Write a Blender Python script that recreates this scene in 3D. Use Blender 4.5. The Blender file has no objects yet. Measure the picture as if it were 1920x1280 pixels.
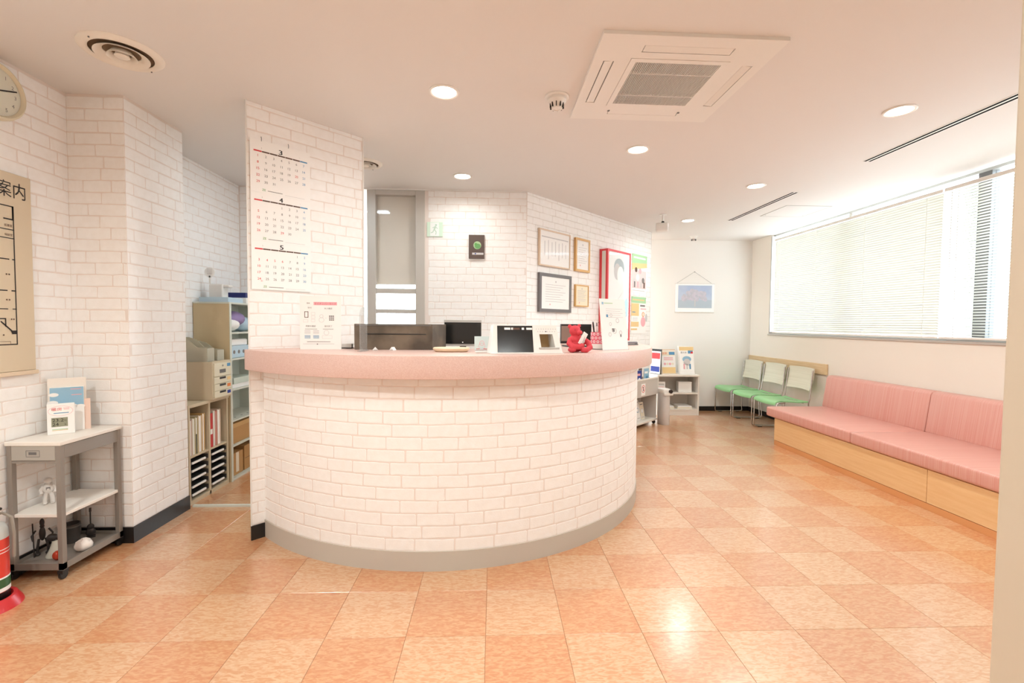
import bpy, bmesh, math, random
from mathutils import Vector, Matrix
random.seed(11)
sc = bpy.context.scene
COL = sc.collection
R = math.radians

# ------------------------------------------------------------------ camera
CEIL = 2.335
CAM_H = 1.18
def cam_axes(yaw, pitch, roll):
    cy, sy = math.cos(yaw), math.sin(yaw)
    w = Vector((sy*math.cos(pitch), cy*math.cos(pitch), math.sin(pitch)))
    r = Vector((cy, -sy, 0)); u = r.cross(w)
    cr, sr = math.cos(roll), math.sin(roll)
    return cr*r+sr*u, -sr*r+cr*u, w
AX = cam_axes(.0404, -.0384, .008)
cd = bpy.data.cameras.new('camera'); cam = bpy.data.objects.new('camera', cd); COL.objects.link(cam)
m3 = Matrix((AX[0], AX[1], -AX[2])).transposed()
cam.matrix_world = Matrix.Translation((0, 0, CAM_H)) @ m3.to_4x4()
cd.sensor_width = 36; cd.lens = 871.4/1920*36; cd.clip_start = .02
sc.camera = cam
def project(p):
    d = Vector(p)-Vector((0, 0, CAM_H)); z = d.dot(AX[2])
    if z < .05: return None
    return 960+871.4*d.dot(AX[0])/z, 640-871.4*d.dot(AX[1])/z

# ------------------------------------------------------------------ world, view
wd = bpy.data.worlds.new('world'); sc.world = wd; wd.use_nodes = True
bg = wd.node_tree.nodes['Background']
# overcast daylight: even pale sky, duller ground below the horizon
_n = wd.node_tree.nodes; _l = wd.node_tree.links
_tc = _n.new('ShaderNodeTexCoord'); _sx = _n.new('ShaderNodeSeparateXYZ'); _rp = _n.new('ShaderNodeValToRGB')
_l.new(_tc.outputs['Generated'], _sx.inputs[0]); _l.new(_sx.outputs['Z'], _rp.inputs[0]); _l.new(_rp.outputs[0], bg.inputs[0])
_rp.color_ramp.elements[0].position = 0; _rp.color_ramp.elements[0].color = (.40, .44, .46, 1)
_rp.color_ramp.elements[1].position = .02; _rp.color_ramp.elements[1].color = (.74, .92, 1.03, 1)
bg.inputs[1].default_value = 9.8
sc.view_settings.view_transform = 'Standard'; sc.view_settings.look = 'None'
sc.view_settings.gamma = 1; sc.view_settings.use_curve_mapping = False
sc.view_settings.exposure = 0.2
LAMP_W = 10.0
LAMP_C = (.94, 1.0, .99)

# ------------------------------------------------------------------ materials
def lin(c):
    def f(x):
        x /= 255
        return x/12.92 if x <= .04045 else ((x+.055)/1.055)**2.4
    return tuple(f(x) for x in c)+(1,)
def mat(name, c, rough=.55, metal=0, noise=None, c2=None, bump=None, emit=0, coat=0, spec=.5, stretch=None, trans=0):
    m = bpy.data.materials.new(name); m.use_nodes = True
    nt = m.node_tree; b = nt.nodes['Principled BSDF']
    b.inputs['Base Color'].default_value = lin(c); b.inputs['Roughness'].default_value = rough
    b.inputs['Metallic'].default_value = metal; b.inputs['Specular IOR Level'].default_value = spec
    b.inputs['Coat Weight'].default_value = coat
    b.inputs['Transmission Weight'].default_value = trans
    if emit:
        b.inputs['Emission Color'].default_value = lin(c); b.inputs['Emission Strength'].default_value = emit
    if noise or bump:
        tc = nt.nodes.new('ShaderNodeTexCoord'); mp = nt.nodes.new('ShaderNodeMapping')
        oi = nt.nodes.new('ShaderNodeObjectInfo'); mu = nt.nodes.new('ShaderNodeMath'); mu.operation = 'MULTIPLY'
        mu.inputs[1].default_value = 23.0
        nt.links.new(oi.outputs['Random'], mu.inputs[0]); nt.links.new(mu.outputs[0], mp.inputs['Location'])
        nt.links.new(tc.outputs['Object'], mp.inputs['Vector'])
        if stretch: mp.inputs['Scale'].default_value = stretch
    if noise:
        n = nt.nodes.new('ShaderNodeTexNoise'); n.inputs['Scale'].default_value = noise
        n.inputs['Detail'].default_value = 4; nt.links.new(mp.outputs[0], n.inputs['Vector'])
        rp = nt.nodes.new('ShaderNodeValToRGB')
        rp.color_ramp.elements[0].position = .35; rp.color_ramp.elements[1].position = .65
        rp.color_ramp.elements[0].color = lin(c); rp.color_ramp.elements[1].color = lin(c2 or c)
        nt.links.new(n.outputs['Fac'], rp.inputs[0]); nt.links.new(rp.outputs[0], b.inputs['Base Color'])
    if bump:
        n2 = nt.nodes.new('ShaderNodeTexNoise'); n2.inputs['Scale'].default_value = bump[0]; n2.inputs['Detail'].default_value = 3
        nt.links.new(mp.outputs[0], n2.inputs['Vector'])
        bp = nt.nodes.new('ShaderNodeBump'); bp.inputs['Strength'].default_value = bump[1]; bp.inputs['Distance'].default_value = .004
        nt.links.new(n2.outputs['Fac'], bp.inputs['Height']); nt.links.new(bp.outputs[0], b.inputs['Normal'])
    return m
def glass_mat(name, tint, gl=.12, clear=.9):
    m = bpy.data.materials.new(name); m.use_nodes = True; nt = m.node_tree
    for n in list(nt.nodes): nt.nodes.remove(n)
    out = nt.nodes.new('ShaderNodeOutputMaterial'); t = nt.nodes.new('ShaderNodeBsdfTransparent'); g = nt.nodes.new('ShaderNodeBsdfGlossy')
    d = nt.nodes.new('ShaderNodeBsdfDiffuse')
    t.inputs[0].default_value = lin(tint); d.inputs[0].default_value = lin(tint); g.inputs['Roughness'].default_value = .05
    mx = nt.nodes.new('ShaderNodeMixShader'); mx2 = nt.nodes.new('ShaderNodeMixShader')
    mx.inputs[0].default_value = 1-clear; mx2.inputs[0].default_value = gl
    nt.links.new(t.outputs[0], mx.inputs[1]); nt.links.new(d.outputs[0], mx.inputs[2])
    nt.links.new(mx.outputs[0], mx2.inputs[1]); nt.links.new(g.outputs[0], mx2.inputs[2]); nt.links.new(mx2.outputs[0], out.inputs[0])
    return m
def translucent_mat(name, c, fac=.4):
    m = bpy.data.materials.new(name); m.use_nodes = True; nt = m.node_tree
    for n in list(nt.nodes): nt.nodes.remove(n)
    out = nt.nodes.new('ShaderNodeOutputMaterial'); a = nt.nodes.new('ShaderNodeBsdfDiffuse'); t = nt.nodes.new('ShaderNodeBsdfTranslucent')
    a.inputs[0].default_value = lin(c); t.inputs[0].default_value = lin(c)
    mx = nt.nodes.new('ShaderNodeMixShader'); mx.inputs[0].default_value = fac
    nt.links.new(a.outputs[0], mx.inputs[1]); nt.links.new(t.outputs[0], mx.inputs[2]); nt.links.new(mx.outputs[0], out.inputs[0])
    return m
def speckle_mat(name, c, c2, rough=.35):
    m = mat(name, c, rough); nt = m.node_tree; b = nt.nodes['Principled BSDF']
    tc = nt.nodes.new('ShaderNodeTexCoord'); v = nt.nodes.new('ShaderNodeTexVoronoi'); v.inputs['Scale'].default_value = 420
    nt.links.new(tc.outputs['Object'], v.inputs['Vector'])
    rp = nt.nodes.new('ShaderNodeValToRGB'); rp.color_ramp.elements[0].color = lin(c); rp.color_ramp.elements[1].color = lin(c2)
    rp.color_ramp.elements[0].position = .35; rp.color_ramp.elements[1].position = .75
    nt.links.new(v.outputs['Color'], rp.inputs[0]); nt.links.new(rp.outputs[0], b.inputs['Base Color'])
    return m
def stripe_mat(name, c, c2, axis, scale, rough=.7):
    m = mat(name, c, rough); nt = m.node_tree; b = nt.nodes['Principled BSDF']
    tc = nt.nodes.new('ShaderNodeTexCoord'); mp = nt.nodes.new('ShaderNodeMapping')
    s = [1.2, 1.2, 1.2]; s[axis] = scale; mp.inputs['Scale'].default_value = s
    n = nt.nodes.new('ShaderNodeTexNoise'); n.inputs['Scale'].default_value = 1; n.inputs['Detail'].default_value = 2
    nt.links.new(tc.outputs['Object'], mp.inputs[0]); nt.links.new(mp.outputs[0], n.inputs['Vector'])
    rp = nt.nodes.new('ShaderNodeValToRGB'); rp.color_ramp.elements[0].color = lin(c); rp.color_ramp.elements[1].color = lin(c2)
    rp.color_ramp.elements[0].position = .4; rp.color_ramp.elements[1].position = .6
    nt.links.new(n.outputs['Fac'], rp.inputs[0]); nt.links.new(rp.outputs[0], b.inputs['Base Color'])
    return m
def tile_mat(name, c, c2, ang):
    m = mat(name, c, .28, coat=1.0, spec=.8); nt = m.node_tree; b = nt.nodes['Principled BSDF']
    b.inputs['Coat Roughness'].default_value = .2
    tc = nt.nodes.new('ShaderNodeTexCoord'); oi = nt.nodes.new('ShaderNodeObjectInfo')
    ad = nt.nodes.new('ShaderNodeVectorMath'); ad.operation = 'ADD'
    mp = nt.nodes.new('ShaderNodeMapping'); mp.inputs['Rotation'].default_value = (0, 0, ang); mp.inputs['Scale'].default_value = (22, 68, 1)
    mu = nt.nodes.new('ShaderNodeMath'); mu.operation = 'MULTIPLY'; mu.inputs[1].default_value = 31
    nt.links.new(oi.outputs['Random'], mu.inputs[0]); nt.links.new(tc.outputs['Object'], ad.inputs[0]); nt.links.new(mu.outputs[0], ad.inputs[1])
    nt.links.new(ad.outputs[0], mp.inputs[0])
    n = nt.nodes.new('ShaderNodeTexNoise'); n.inputs['Scale'].default_value = 1.5; n.inputs['Detail'].default_value = 5; n.inputs['Distortion'].default_value = 1.1
    nt.links.new(mp.outputs[0], n.inputs['Vector'])
    rp = nt.nodes.new('ShaderNodeValToRGB'); rp.color_ramp.elements[0].color = lin(c); rp.color_ramp.elements[1].color = lin(c2)
    rp.color_ramp.elements[0].position = .40; rp.color_ramp.elements[1].position = .60
    nt.links.new(n.outputs['Fac'], rp.inputs[0]); nt.links.new(rp.outputs[0], b.inputs['Base Color'])
    return m
WHITE = mat('paint_white', (240, 236, 230), .7, bump=(400, .05))
CREAMW = mat('paint_cream', (238, 230, 218), .7, bump=(300, .06))
CEILM = mat('ceiling_paper', (230, 226, 222), .8, bump=(500, .15))
MORTAR = mat('mortar', (236, 224, 216), .8)
BRICK = mat('brick_white', (247, 243, 239), .62, noise=30, c2=(250, 247, 244), bump=(160, .1))
BLACKB = mat('base_black', (28, 25, 24), .4)
GREYB = mat('kick_grey', (196, 188, 176), .5)
TOPM = speckle_mat('pink_laminate', (216, 180, 168), (226, 196, 186))
GROUT = mat('grout', (196, 128, 88), .6)
TILE_L = tile_mat('tile_light', (206, 149, 105), (218, 178, 140), .5)
TILE_D = tile_mat('tile_dark', (201, 133, 87), (213, 161, 117), -.35)
PLASTIC = mat('plastic_white', (236, 232, 226), .4)
PLASTICG = mat('plastic_grey', (190, 186, 180), .45)
DARK = mat('dark_void', (8, 7, 7), .9, spec=.1)
BLACKP = mat('plastic_black', (26, 25, 25), .35)
SCREEN = mat('screen_black', (22, 22, 22), .18)
ALU = mat('aluminium', (190, 188, 184), .4, .6)
ALUW = mat('alu_greige', (196, 190, 182), .45, .1)
CHROME = mat('chrome', (200, 198, 195), .2, 1)
STEEL = mat('grey_steel', (146, 137, 128), .45, .2)
STEELD = mat('grey_steel_dark', (110, 108, 106), .5, .2)
LAMW = mat('laminate_white', (238, 230, 220), .4)
OFFICE = mat('office_beige', (206, 190, 162), .5)
OFFICEG = mat('office_pale', (214, 216, 204), .5)
WOODL = mat('wood_light', (226, 200, 160), .5, noise=6, c2=(216, 186, 142), stretch=(1, 1, 14))
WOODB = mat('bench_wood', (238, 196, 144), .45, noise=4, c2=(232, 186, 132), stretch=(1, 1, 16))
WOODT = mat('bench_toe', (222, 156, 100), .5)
FABRIC = stripe_mat('bench_fabric', (214, 150, 136), (220, 166, 154), 1, 300, .36)
GREENS = mat('seat_green', (150, 208, 146), .35)
MESHW = stripe_mat('chair_mesh', (232, 226, 210), (222, 216, 198), 2, 220, .6)
PAPER = mat('paper', (250, 247, 243), .7)
PAPERC = mat('paper_cream', (240, 228, 206), .7)
INK = mat('ink_black', (35, 30, 30), .7)
INKG = mat('ink_grey', (130, 124, 122), .7)
INKL = mat('ink_pale', (208, 203, 202), .7)
INKR = mat('ink_red', (220, 60, 64), .7)
INKP = mat('ink_pink', (240, 178, 184), .7)
INKB = mat('ink_blue', (92, 150, 190), .7)
INKN = mat('ink_navy', (44, 62, 140), .7)
INKGR = mat('ink_green', (96, 160, 84), .7)
INKPG = mat('ink_palegreen', (176, 214, 168), .7)
INKY = mat('ink_yellow', (238, 206, 148), .7)
INKO = mat('ink_orange', (236, 140, 80), .7)
BROWN = mat('ink_brown', (96, 70, 58), .7)
SKYB = mat('print_sky', (150, 190, 214), .7)
LCD = mat('lcd', (150, 150, 128), .3)
MAPM = mat('map_panel', (214, 196, 168), .4)
RED = mat('red_gloss', (206, 44, 48), .3)
REDF = mat('red_frame', (226, 70, 78), .4)
BEARM = mat('bear_red', (214, 66, 76), .75, bump=(300, .3))
PINKC = mat('cup_pink', (232, 110, 126), .4)
CLEAR = glass_mat('acrylic', (245, 246, 246), .08, .9)
CLEARP = translucent_mat('clear_plastic', (232, 228, 214), .55)
GLASS = glass_mat('window_glass', (255, 255, 255), .02, 1.0)
SMOKE = mat('smoked_panel', (118, 104, 88), .25, noise=6, c2=(78, 68, 58))
WOODTRAY = mat('wood_tray', (236, 216, 186), .45, noise=8, c2=(230, 206, 172), stretch=(1, 12, 1))
CARD = mat('cardboard', (190, 146, 92), .7)
LAMPM = mat('lamp_glow', (255, 240, 220), .5, emit=14)
SLAT = translucent_mat('slat_cream', (220, 218, 208), .048)
BLUEP = mat('pale_blue', (190, 212, 226), .4)
NAVY = mat('navy_box', (40, 48, 112), .5)
PURPLE = mat('purple_bag', (150, 130, 176), .5)
CORK = mat('tan_photo', (206, 168, 120), .7)
BRASS = mat('frame_gold', (222, 176, 112), .4)
FRAMEW = mat('frame_wood', (222, 196, 170), .5)
FRAMEG = mat('frame_grey', (112, 106, 106), .4)
DKFIG = mat('figure_dark', (46, 40, 38), .5)
CERAM = mat('ceramic_white', (238, 226, 216), .25)
REDGL = mat('glaze_red', (190, 62, 36), .2)

# ------------------------------------------------------------------ mesh helpers
class MB:
    def __init__(s): s.v = []; s.f = []; s.m = []
    def add(s, vs, fs, m=0):
        o = len(s.v); s.v += [tuple(v) for v in vs]; s.f += [tuple(i+o for i in f) for f in fs]; s.m += [m]*len(fs); return s
    def box(s, x0, x1, y0, y1, z0, z1, m=0):
        return s.add([(x, y, z) for z in (z0, z1) for y in (y0, y1) for x in (x0, x1)],
                     [(0, 2, 3, 1), (4, 5, 7, 6), (0, 1, 5, 4), (2, 6, 7, 3), (0, 4, 6, 2), (1, 3, 7, 5)], m)
    def prism(s, poly, z0, z1, m=0):
        n = len(poly); vs = [(x, y, z0) for x, y in poly]+[(x, y, z1) for x, y in poly]
        fs = [tuple(range(n-1, -1, -1)), tuple(range(n, 2*n))]+[(i, (i+1) % n, n+(i+1) % n, n+i) for i in range(n)]
        return s.add(vs, fs, m)
    def extr(s, poly, axis, a, b, m=0):
        # polygon in the two other axes, extruded along axis (0:x with (y,z), 1:y with (x,z))
        n = len(poly)
        def P(p, t): return (t, p[0], p[1]) if axis == 0 else (p[0], t, p[1])
        vs = [P(p, a) for p in poly]+[P(p, b) for p in poly]
        return s.add(vs, [tuple(range(n)), tuple(range(2*n-1, n-1, -1))]+[(i, n+i, n+(i+1) % n, (i+1) % n) for i in range(n)], m)
    def cyl(s, p0, p1, r0, r1=None, n=16, m=0, cap=True):
        r1 = r0 if r1 is None else r1
        p0 = Vector(p0); p1 = Vector(p1); d = (p1-p0).normalized()
        a = d.orthogonal().normalized(); b = d.cross(a)
        vs = []
        for p, r in ((p0, r0), (p1, r1)):
            for i in range(n):
                t = 2*math.pi*i/n; vs.append(p+r*(math.cos(t)*a+math.sin(t)*b))
        fs = [(i, (i+1) % n, n+(i+1) % n, n+i) for i in range(n)]
        if cap: fs += [tuple(range(n-1, -1, -1)), tuple(range(n, 2*n))]
        return s.add(vs, fs, m)
    def tube(s, pts, r, n=8, m=0, taper=None):
        pts = [Vector(p) for p in pts]; vs = []; up = None
        for i, p in enumerate(pts):
            d = (pts[min(i+1, len(pts)-1)]-pts[max(i-1, 0)]).normalized()
            if up is None: up = d.orthogonal().normalized()
            up = (up-d*up.dot(d)).normalized(); b = d.cross(up)
            rr = r*(taper[i] if taper else 1)
            vs += [p+rr*(math.cos(2*math.pi*k/n)*up+math.sin(2*math.pi*k/n)*b) for k in range(n)]
        fs = []
        for i in range(len(pts)-1):
            for k in range(n): fs.append((i*n+k, i*n+(k+1) % n, (i+1)*n+(k+1) % n, (i+1)*n+k))
        fs += [tuple(range(n-1, -1, -1)), tuple((len(pts)-1)*n+k for k in range(n))]
        return s.add(vs, fs, m)
    def lathe(s, prof, n=24, c=(0, 0, 0), m=0):
        vs = []; k = len(prof)
        for i in range(n):
            t = 2*math.pi*i/n
            vs += [(c[0]+r*math.cos(t), c[1]+r*math.sin(t), c[2]+z) for r, z in prof]
        fs = [(i*k+j, ((i+1) % n)*k+j, ((i+1) % n)*k+j+1, i*k+j+1) for i in range(n) for j in range(k-1)]
        return s.add(vs, fs, m)
    def ell(s, c, r, n=14, k=9, m=0):
        vs = []; 
        for j in range(k+1):
            ph = math.pi*j/k
            for i in range(n):
                t = 2*math.pi*i/n
                vs.append((c[0]+r[0]*math.sin(ph)*math.cos(t), c[1]+r[1]*math.sin(ph)*math.sin(t), c[2]+r[2]*math.cos(ph)))
        fs = [(j*n+i, (j+1)*n+i, (j+1)*n+(i+1) % n, j*n+(i+1) % n) for j in range(k) for i in range(n)]
        return s.add(vs, fs, m)
    def arc(s, r0, r1, a0, a1, z0, z1, n=48, m=0):
        vs = []
        for i in range(n+1):
            t = a0+(a1-a0)*i/n; c, q = math.cos(t), math.sin(t)
            vs += [(r0*c, r0*q, z0), (r1*c, r1*q, z0), (r1*c, r1*q, z1), (r0*c, r0*q, z1)]
        fs = []
        for i in range(n):
            for k in range(4): fs.append((i*4+k, i*4+(k+1) % 4, (i+1)*4+(k+1) % 4, (i+1)*4+k))
        fs += [(0, 3, 2, 1), (n*4, n*4+1, n*4+2, n*4+3)]
        return s.add(vs, fs, m)
    def xf(s, M):
        s.v = [tuple(M @ Vector(v)) for v in s.v]; return s
    def mesh(s, name, mats, bevel=0, seg=2, smooth=None):
        me = bpy.data.meshes.new(name); me.from_pydata(s.v, [], s.f)
        for x in (mats if isinstance(mats, (list, tuple)) else [mats]): me.materials.append(x)
        me.polygons.foreach_set('material_index', s.m)
        b = bmesh.new(); b.from_mesh(me)
        if smooth: bmesh.ops.remove_doubles(b, verts=b.verts, dist=1e-6)
        bmesh.ops.recalc_face_normals(b, faces=b.faces)
        if bevel:
            es = [e for e in b.edges if len(e.link_faces) == 2 and e.calc_face_angle(0) > R(32)]
            bmesh.ops.bevel(b, geom=es, offset=bevel, segments=seg, affect='EDGES', profile=.5, clamp_overlap=True)
        b.to_mesh(me); b.free()
        if smooth:
            me.polygons.foreach_set('use_smooth', [True]*len(me.polygons)); me.set_sharp_from_angle(angle=R(smooth))
        me.update(); return me
    def build(s, name, mats, parent=None, bevel=0, seg=2, smooth=None, loc=(0, 0, 0), rz=0):
        return link(name, s.mesh(name, mats, bevel, seg, smooth), parent, loc, rz)
def link(name, data, parent=None, loc=(0, 0, 0), rz=0):
    o = bpy.data.objects.new(name, data); COL.objects.link(o)
    o.location = loc; o.rotation_euler = (0, 0, rz)
    if parent: o.parent = parent
    return o
def tag(o, label, cat, group=None):
    o['label'] = label; o['category'] = cat
    if group: o['group'] = group
    return o
def thing(name, label, cat, loc=(0, 0, 0), rz=0, group=None):
    return tag(link(name, None, None, loc, rz), label, cat, group)
def struct(o, label=None):
    o['kind'] = 'structure'
    if label: o['label'] = label
    return o
def copy_tree(o, parent=None):
    c = o.copy(); COL.objects.link(c); c.parent = parent
    for ch in list(o.children): copy_tree(ch, c)
    return c
GL = {}
def glyph(t):
    if t in GL: return GL[t]
    cu = bpy.data.curves.new('t', 'FONT'); cu.body = t; cu.size = 1; cu.resolution_u = 2
    o = bpy.data.objects.new('t', cu); COL.objects.link(o); bpy.context.view_layer.update()
    me = bpy.data.meshes.new_from_object(o.evaluated_get(bpy.context.evaluated_depsgraph_get()))
    vs = [tuple(v.co[:2]) for v in me.vertices]; fs = [tuple(p.vertices) for p in me.polygons]
    bpy.data.objects.remove(o); bpy.data.curves.remove(cu); bpy.data.meshes.remove(me)
    xs = [v[0] for v in vs] or [0]; ys = [v[1] for v in vs] or [0]
    GL[t] = (vs, fs, min(xs), max(xs), min(ys), max(ys)); return GL[t]
class Sheet:
    """flat print on a vertical plane facing local -y: u to the right, v up"""
    def __init__(s): s.b = MB(); s.mats = []
    def mi(s, m):
        if m not in s.mats: s.mats.append(m)
        return s.mats.index(m)
    def poly(s, pts, m, k=1): 
        s.b.add([(u, -.0004*k, v) for u, v in pts], [tuple(range(len(pts)))], s.mi(m)); return s
    def rect(s, u0, v0, u1, v1, m, k=1): return s.poly([(u0, v0), (u1, v0), (u1, v1), (u0, v1)], m, k)
    def line(s, u0, v0, u1, v1, w, m, k=1):
        d = Vector((u1-u0, v1-v0)).normalized()*w/2; n = Vector((-d.y, d.x))
        return s.poly([(u0-n.x, v0-n.y), (u1-n.x, v1-n.y), (u1+n.x, v1+n.y), (u0+n.x, v0+n.y)], m, k)
    def box(s, u0, v0, u1, v1, w, m, k=1):
        s.rect(u0, v0, u1, v0+w, m, k); s.rect(u0, v1-w, u1, v1, m, k); s.rect(u0, v0+w, u0+w, v1-w, m, k); return s.rect(u1-w, v0+w, u1, v1-w, m, k)
    def disc(s, u, v, r, m, k=1, n=20, ry=None):
        return s.poly([(u+r*math.cos(2*math.pi*i/n), v+(ry or r)*math.sin(2*math.pi*i/n)) for i in range(n)], m, k)
    def ring(s, u, v, r0, r1, m, k=1, n=20):
        for i in range(n):
            a, c = 2*math.pi*i/n, 2*math.pi*(i+1)/n
            s.poly([(u+r0*math.cos(a), v+r0*math.sin(a)), (u+r1*math.cos(a), v+r1*math.sin(a)), (u+r1*math.cos(c), v+r1*math.sin(c)), (u+r0*math.cos(c), v+r0*math.sin(c))], m, k)
        return s
    def text(s, t, u, v, h, m, al='C', k=2, w=None):
        """h = glyph height, v = bottom, optional w = total width"""
        vs, fs, x0, x1, y0, y1 = glyph(t)
        if x1 <= x0 or y1 <= y0: return s
        q = h/(y1-y0); qx = w/(x1-x0) if w else q; W = (x1-x0)*qx
        o = u-(W/2 if al == 'C' else W if al == 'R' else 0)
        s.b.add([(o+(x-x0)*qx, -.0004*k, v+(y-y0)*q) for x, y in vs], fs, s.mi(m)); return s
    def build(s, name, parent, loc=(0, 0, 0), rz=0, tilt=0):
        me = bpy.data.meshes.new(name); me.from_pydata(s.b.v, [], s.b.f)
        for m in s.mats: me.materials.append(m)
        me.polygons.foreach_set('material_index', s.b.m); me.update()
        b = bmesh.new(); b.from_mesh(me)
        for f in b.faces:
            f.normal_update()
            if f.normal.y > 0: f.normal_flip()
        b.to_mesh(me); b.free()
        o = link(name, me, parent, loc, rz); o.rotation_euler = (tilt, 0, rz); return o

# ------------------------------------------------------------------ bricks
BL, BH, BP, BD = .175, .0550, .0605, .0009
def brick_outline(L, H, rnd):
    c = .004
    pts = []
    def j(a=.0019): return rnd.uniform(-a, a)
    pts += [(c, 0+j()), (L*.3, j()), (L*.62, j()), (L-c, j()), (L+j(), c), (L+j(), H-c), (L-c, H+j()), (L*.64, H+j()), (L*.33, H+j()), (c, H+j()), (j(), H-c), (j(), c)]
    return pts
def brick_geo(L, H, rnd):
    p = brick_outline(L, H, rnd); n = len(p); i = .0022
    vs = [(u, 0, v) for u, v in p]+[(u+(i if u < L/2 else -i), -BD, v+(i if v < H/2 else -i)) for u, v in p]
    fs = [tuple(range(n, 2*n))]+[(k, (k+1) % n, n+(k+1) % n, n+k) for k in range(n)]
    return vs, fs
rb = random.Random(5)
BVAR = []
for k in range(7):
    vs, fs = brick_geo(BL, BH, rb); BVAR.append(MB().add(vs, fs).mesh('brick', BRICK))
def brick_rows(u0, u1, v0, v1, seed):
    rn = random.Random(seed); out = []; r = 0; v = v0+.003
    while v < v1-.012:
        h = min(BH, v1-.002-v); u = u0-(r % 2)*.09-rn.uniform(0, .05)
        while u < u1:
            L = BL*rn.choice((.78, .95, 1, 1, 1.06)); a, b = max(u, u0+.001), min(u+L, u1-.001)
            if b-a > .012: out.append((a, v, b-a, h))
            u += L+.005
        v += BP; r += 1
    return out
def bricks(wall, u0, u1, v0, v1, seed, joined=False, y=0):
    rn = random.Random(seed+1)
    rows = brick_rows(u0, u1, v0, v1, seed)
    if joined:
        mb = MB()
        for a, v, L, h in rows:
            vs, fs = brick_geo(L, h, rn); mb.add([(p[0]+a, p[1]+y, p[2]+v) for p in vs], fs)
        o = mb.build('brick', BRICK, wall); o['kind'] = 'stuff'; return o
    for a, v, L, h in rows:
        o = bpy.data.objects.new('brick', rn.choice(BVAR)); COL.objects.link(o); o.parent = wall
        o.location = (a, y, v); o.scale = (L/BL, 1, h/BH)

# ------------------------------------------------------------------ structure: floor
XL, XR, YF, YB = -2.19, 3.54, -1.0, 6.27
CX, CY = -.30, 3.53
fl = struct(MB().box(XL-.1, XR+.1, YF-.1, YB+.1, -.08, -.0025).build('floor', GROUT), 'orange marbled vinyl tile floor laid in a checker of two tones')
T0 = (-.0215, 1.717); TS = .3
def tile_mesh(m): return MB().box(.0006, TS-.0006, .0006, TS-.0006, -.0025, 0).mesh('tile', m, bevel=.0006, seg=1)
TM = (tile_mesh(TILE_L), tile_mesh(TILE_D))
near, rest = [], []
for i in range(-8, 12):
    for j in range(-10, 16):
        x, y = T0[0]+i*TS, T0[1]+j*TS
        if x+TS < XL or x > XR or y+TS < YF or y > YB: continue
        c = [(x, y), (x+TS, y), (x, y+TS), (x+TS, y+TS)]
        vis = False
        for q in c:
            if math.hypot(q[0]-CX, q[1]-CY) < 1.34 and q[1] < q[0]+3.9: continue
            if q[1] > q[0]+3.85 and q[0] > -1.3: continue
            if q[1] > 3.75 and q[0] < -1: continue
            p = project((q[0], q[1], 0))
            if p and -60 < p[0] < 1930 and p[1] < 1330: vis = True
        (near if vis else rest).append((i, j, x, y))
def clip_tile(x, y):
    return x < XL-.002 or x+TS > XR+.002 or y+TS > YB+.002
for i, j, x, y in near:
    o = link('tile', TM[(i+j) % 2], fl, (x, y, 0))
    if x < XL: o.location.x = XL; o.scale.x = (x+TS-XL)/TS
    if x+TS > XR: o.scale.x = (XR-x)/TS
    if y+TS > YB: o.scale.y = (YB-y)/TS
mb = MB()
for i, j, x, y in rest: mb.box(max(x, XL)+.0006, min(x+TS, XR)-.0006, max(y, YF)+.0006, min(y+TS, YB)-.0006, -.0025, 0, (i+j) % 2)
o = mb.build('tile', [TILE_L, TILE_D], fl); o['kind'] = 'stuff'
print('TILES', len(near), len(rest))
# ceiling
struct(MB().box(XL-.2, XR+.12, YF-.2, YB+.2, CEIL, CEIL+.1).build('ceiling', CEILM), 'plain white ceiling')
# left wall with brick print, pier and office wall
def wall(name, loc, rz, geo, m=MORTAR, label=None):
    return struct(geo.build(name, m, None, loc=loc, rz=rz), label)
WL = wall('wall_left', (XL, 0, 0), R(90), MB().box(YF, 2.53, 0, .1, 0, CEIL), label='white brick-pattern wall with the clock and floor plan')
bricks(WL, 1.93, 2.51, .085, CEIL, 21); bricks(WL, YF, 1.93, .085, CEIL, 22, True)
WP = wall('wall_left_pier', (XL, 2.51, 0), 0, MB().box(0, .264, 0, .452, 0, CEIL), label='white brick-pattern pier beside the office opening')
bricks(WP, 0, .284, .085, CEIL, 31)
WPS = wall('wall_left_pier_side', (-1.906, 2.51, 0), R(90), MB().box(0, .452, 0, .0199, 0, CEIL), label='side face of the white brick-pattern pier')
bricks(WPS, .002, .452, .085, CEIL, 32)
WO = wall('wall_office_left', (-2.175, 2.962, 0), R(90), MB().box(0, 1.2, 0, .1, 0, CEIL), label='white brick-pattern office wall behind the metal shelves')
bricks(WO, .1, 1.13, .62, CEIL, 41)
bricks(WO, 0, .1, .085, CEIL, 42, True)
BY = 4.10
DX0, DX1 = -1.125, -.60
WB = wall('wall_back', (0, BY, 0), 0, MB().box(-2.3, DX0-.03, 0, .1, 0, CEIL).box(DX1, .29, 0, .1, 0, CEIL).box(DX0-.03, DX1, 0, .1, 2.325, CEIL), label='white brick-pattern wall behind the reception counter')
bricks(WB, DX1+.03, .285, 1.0, CEIL-.012, 51)
bricks(WB, DX1+.03, .285, .09, 1.0, 52, True); bricks(WB, -2.17, DX0-.06, .09, CEIL, 53, True)
WW = wall('wall_wing', (-1.30, 2.52, 0), R(45), MB().prism([(0, 0), (.675, 0), (.675, .07), (.07, .07)], 0, CEIL), label='white brick-pattern wing wall carrying the calendar')
bricks(WW, .006, .668, 1.04, CEIL, 61); bricks(WW, .006, .14, .08, 1.04, 62); bricks(WW, .14, .668, .08, 1.04, 63, True)
struct(MB().box(0, .006, -.004, 0, .078, CEIL).box(.669, .676, -.004, .0, 1.03, CEIL).build('trim_1', PLASTIC, None, loc=(-1.30, 2.52, 0), rz=R(45)))
DL = 2.40
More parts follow.
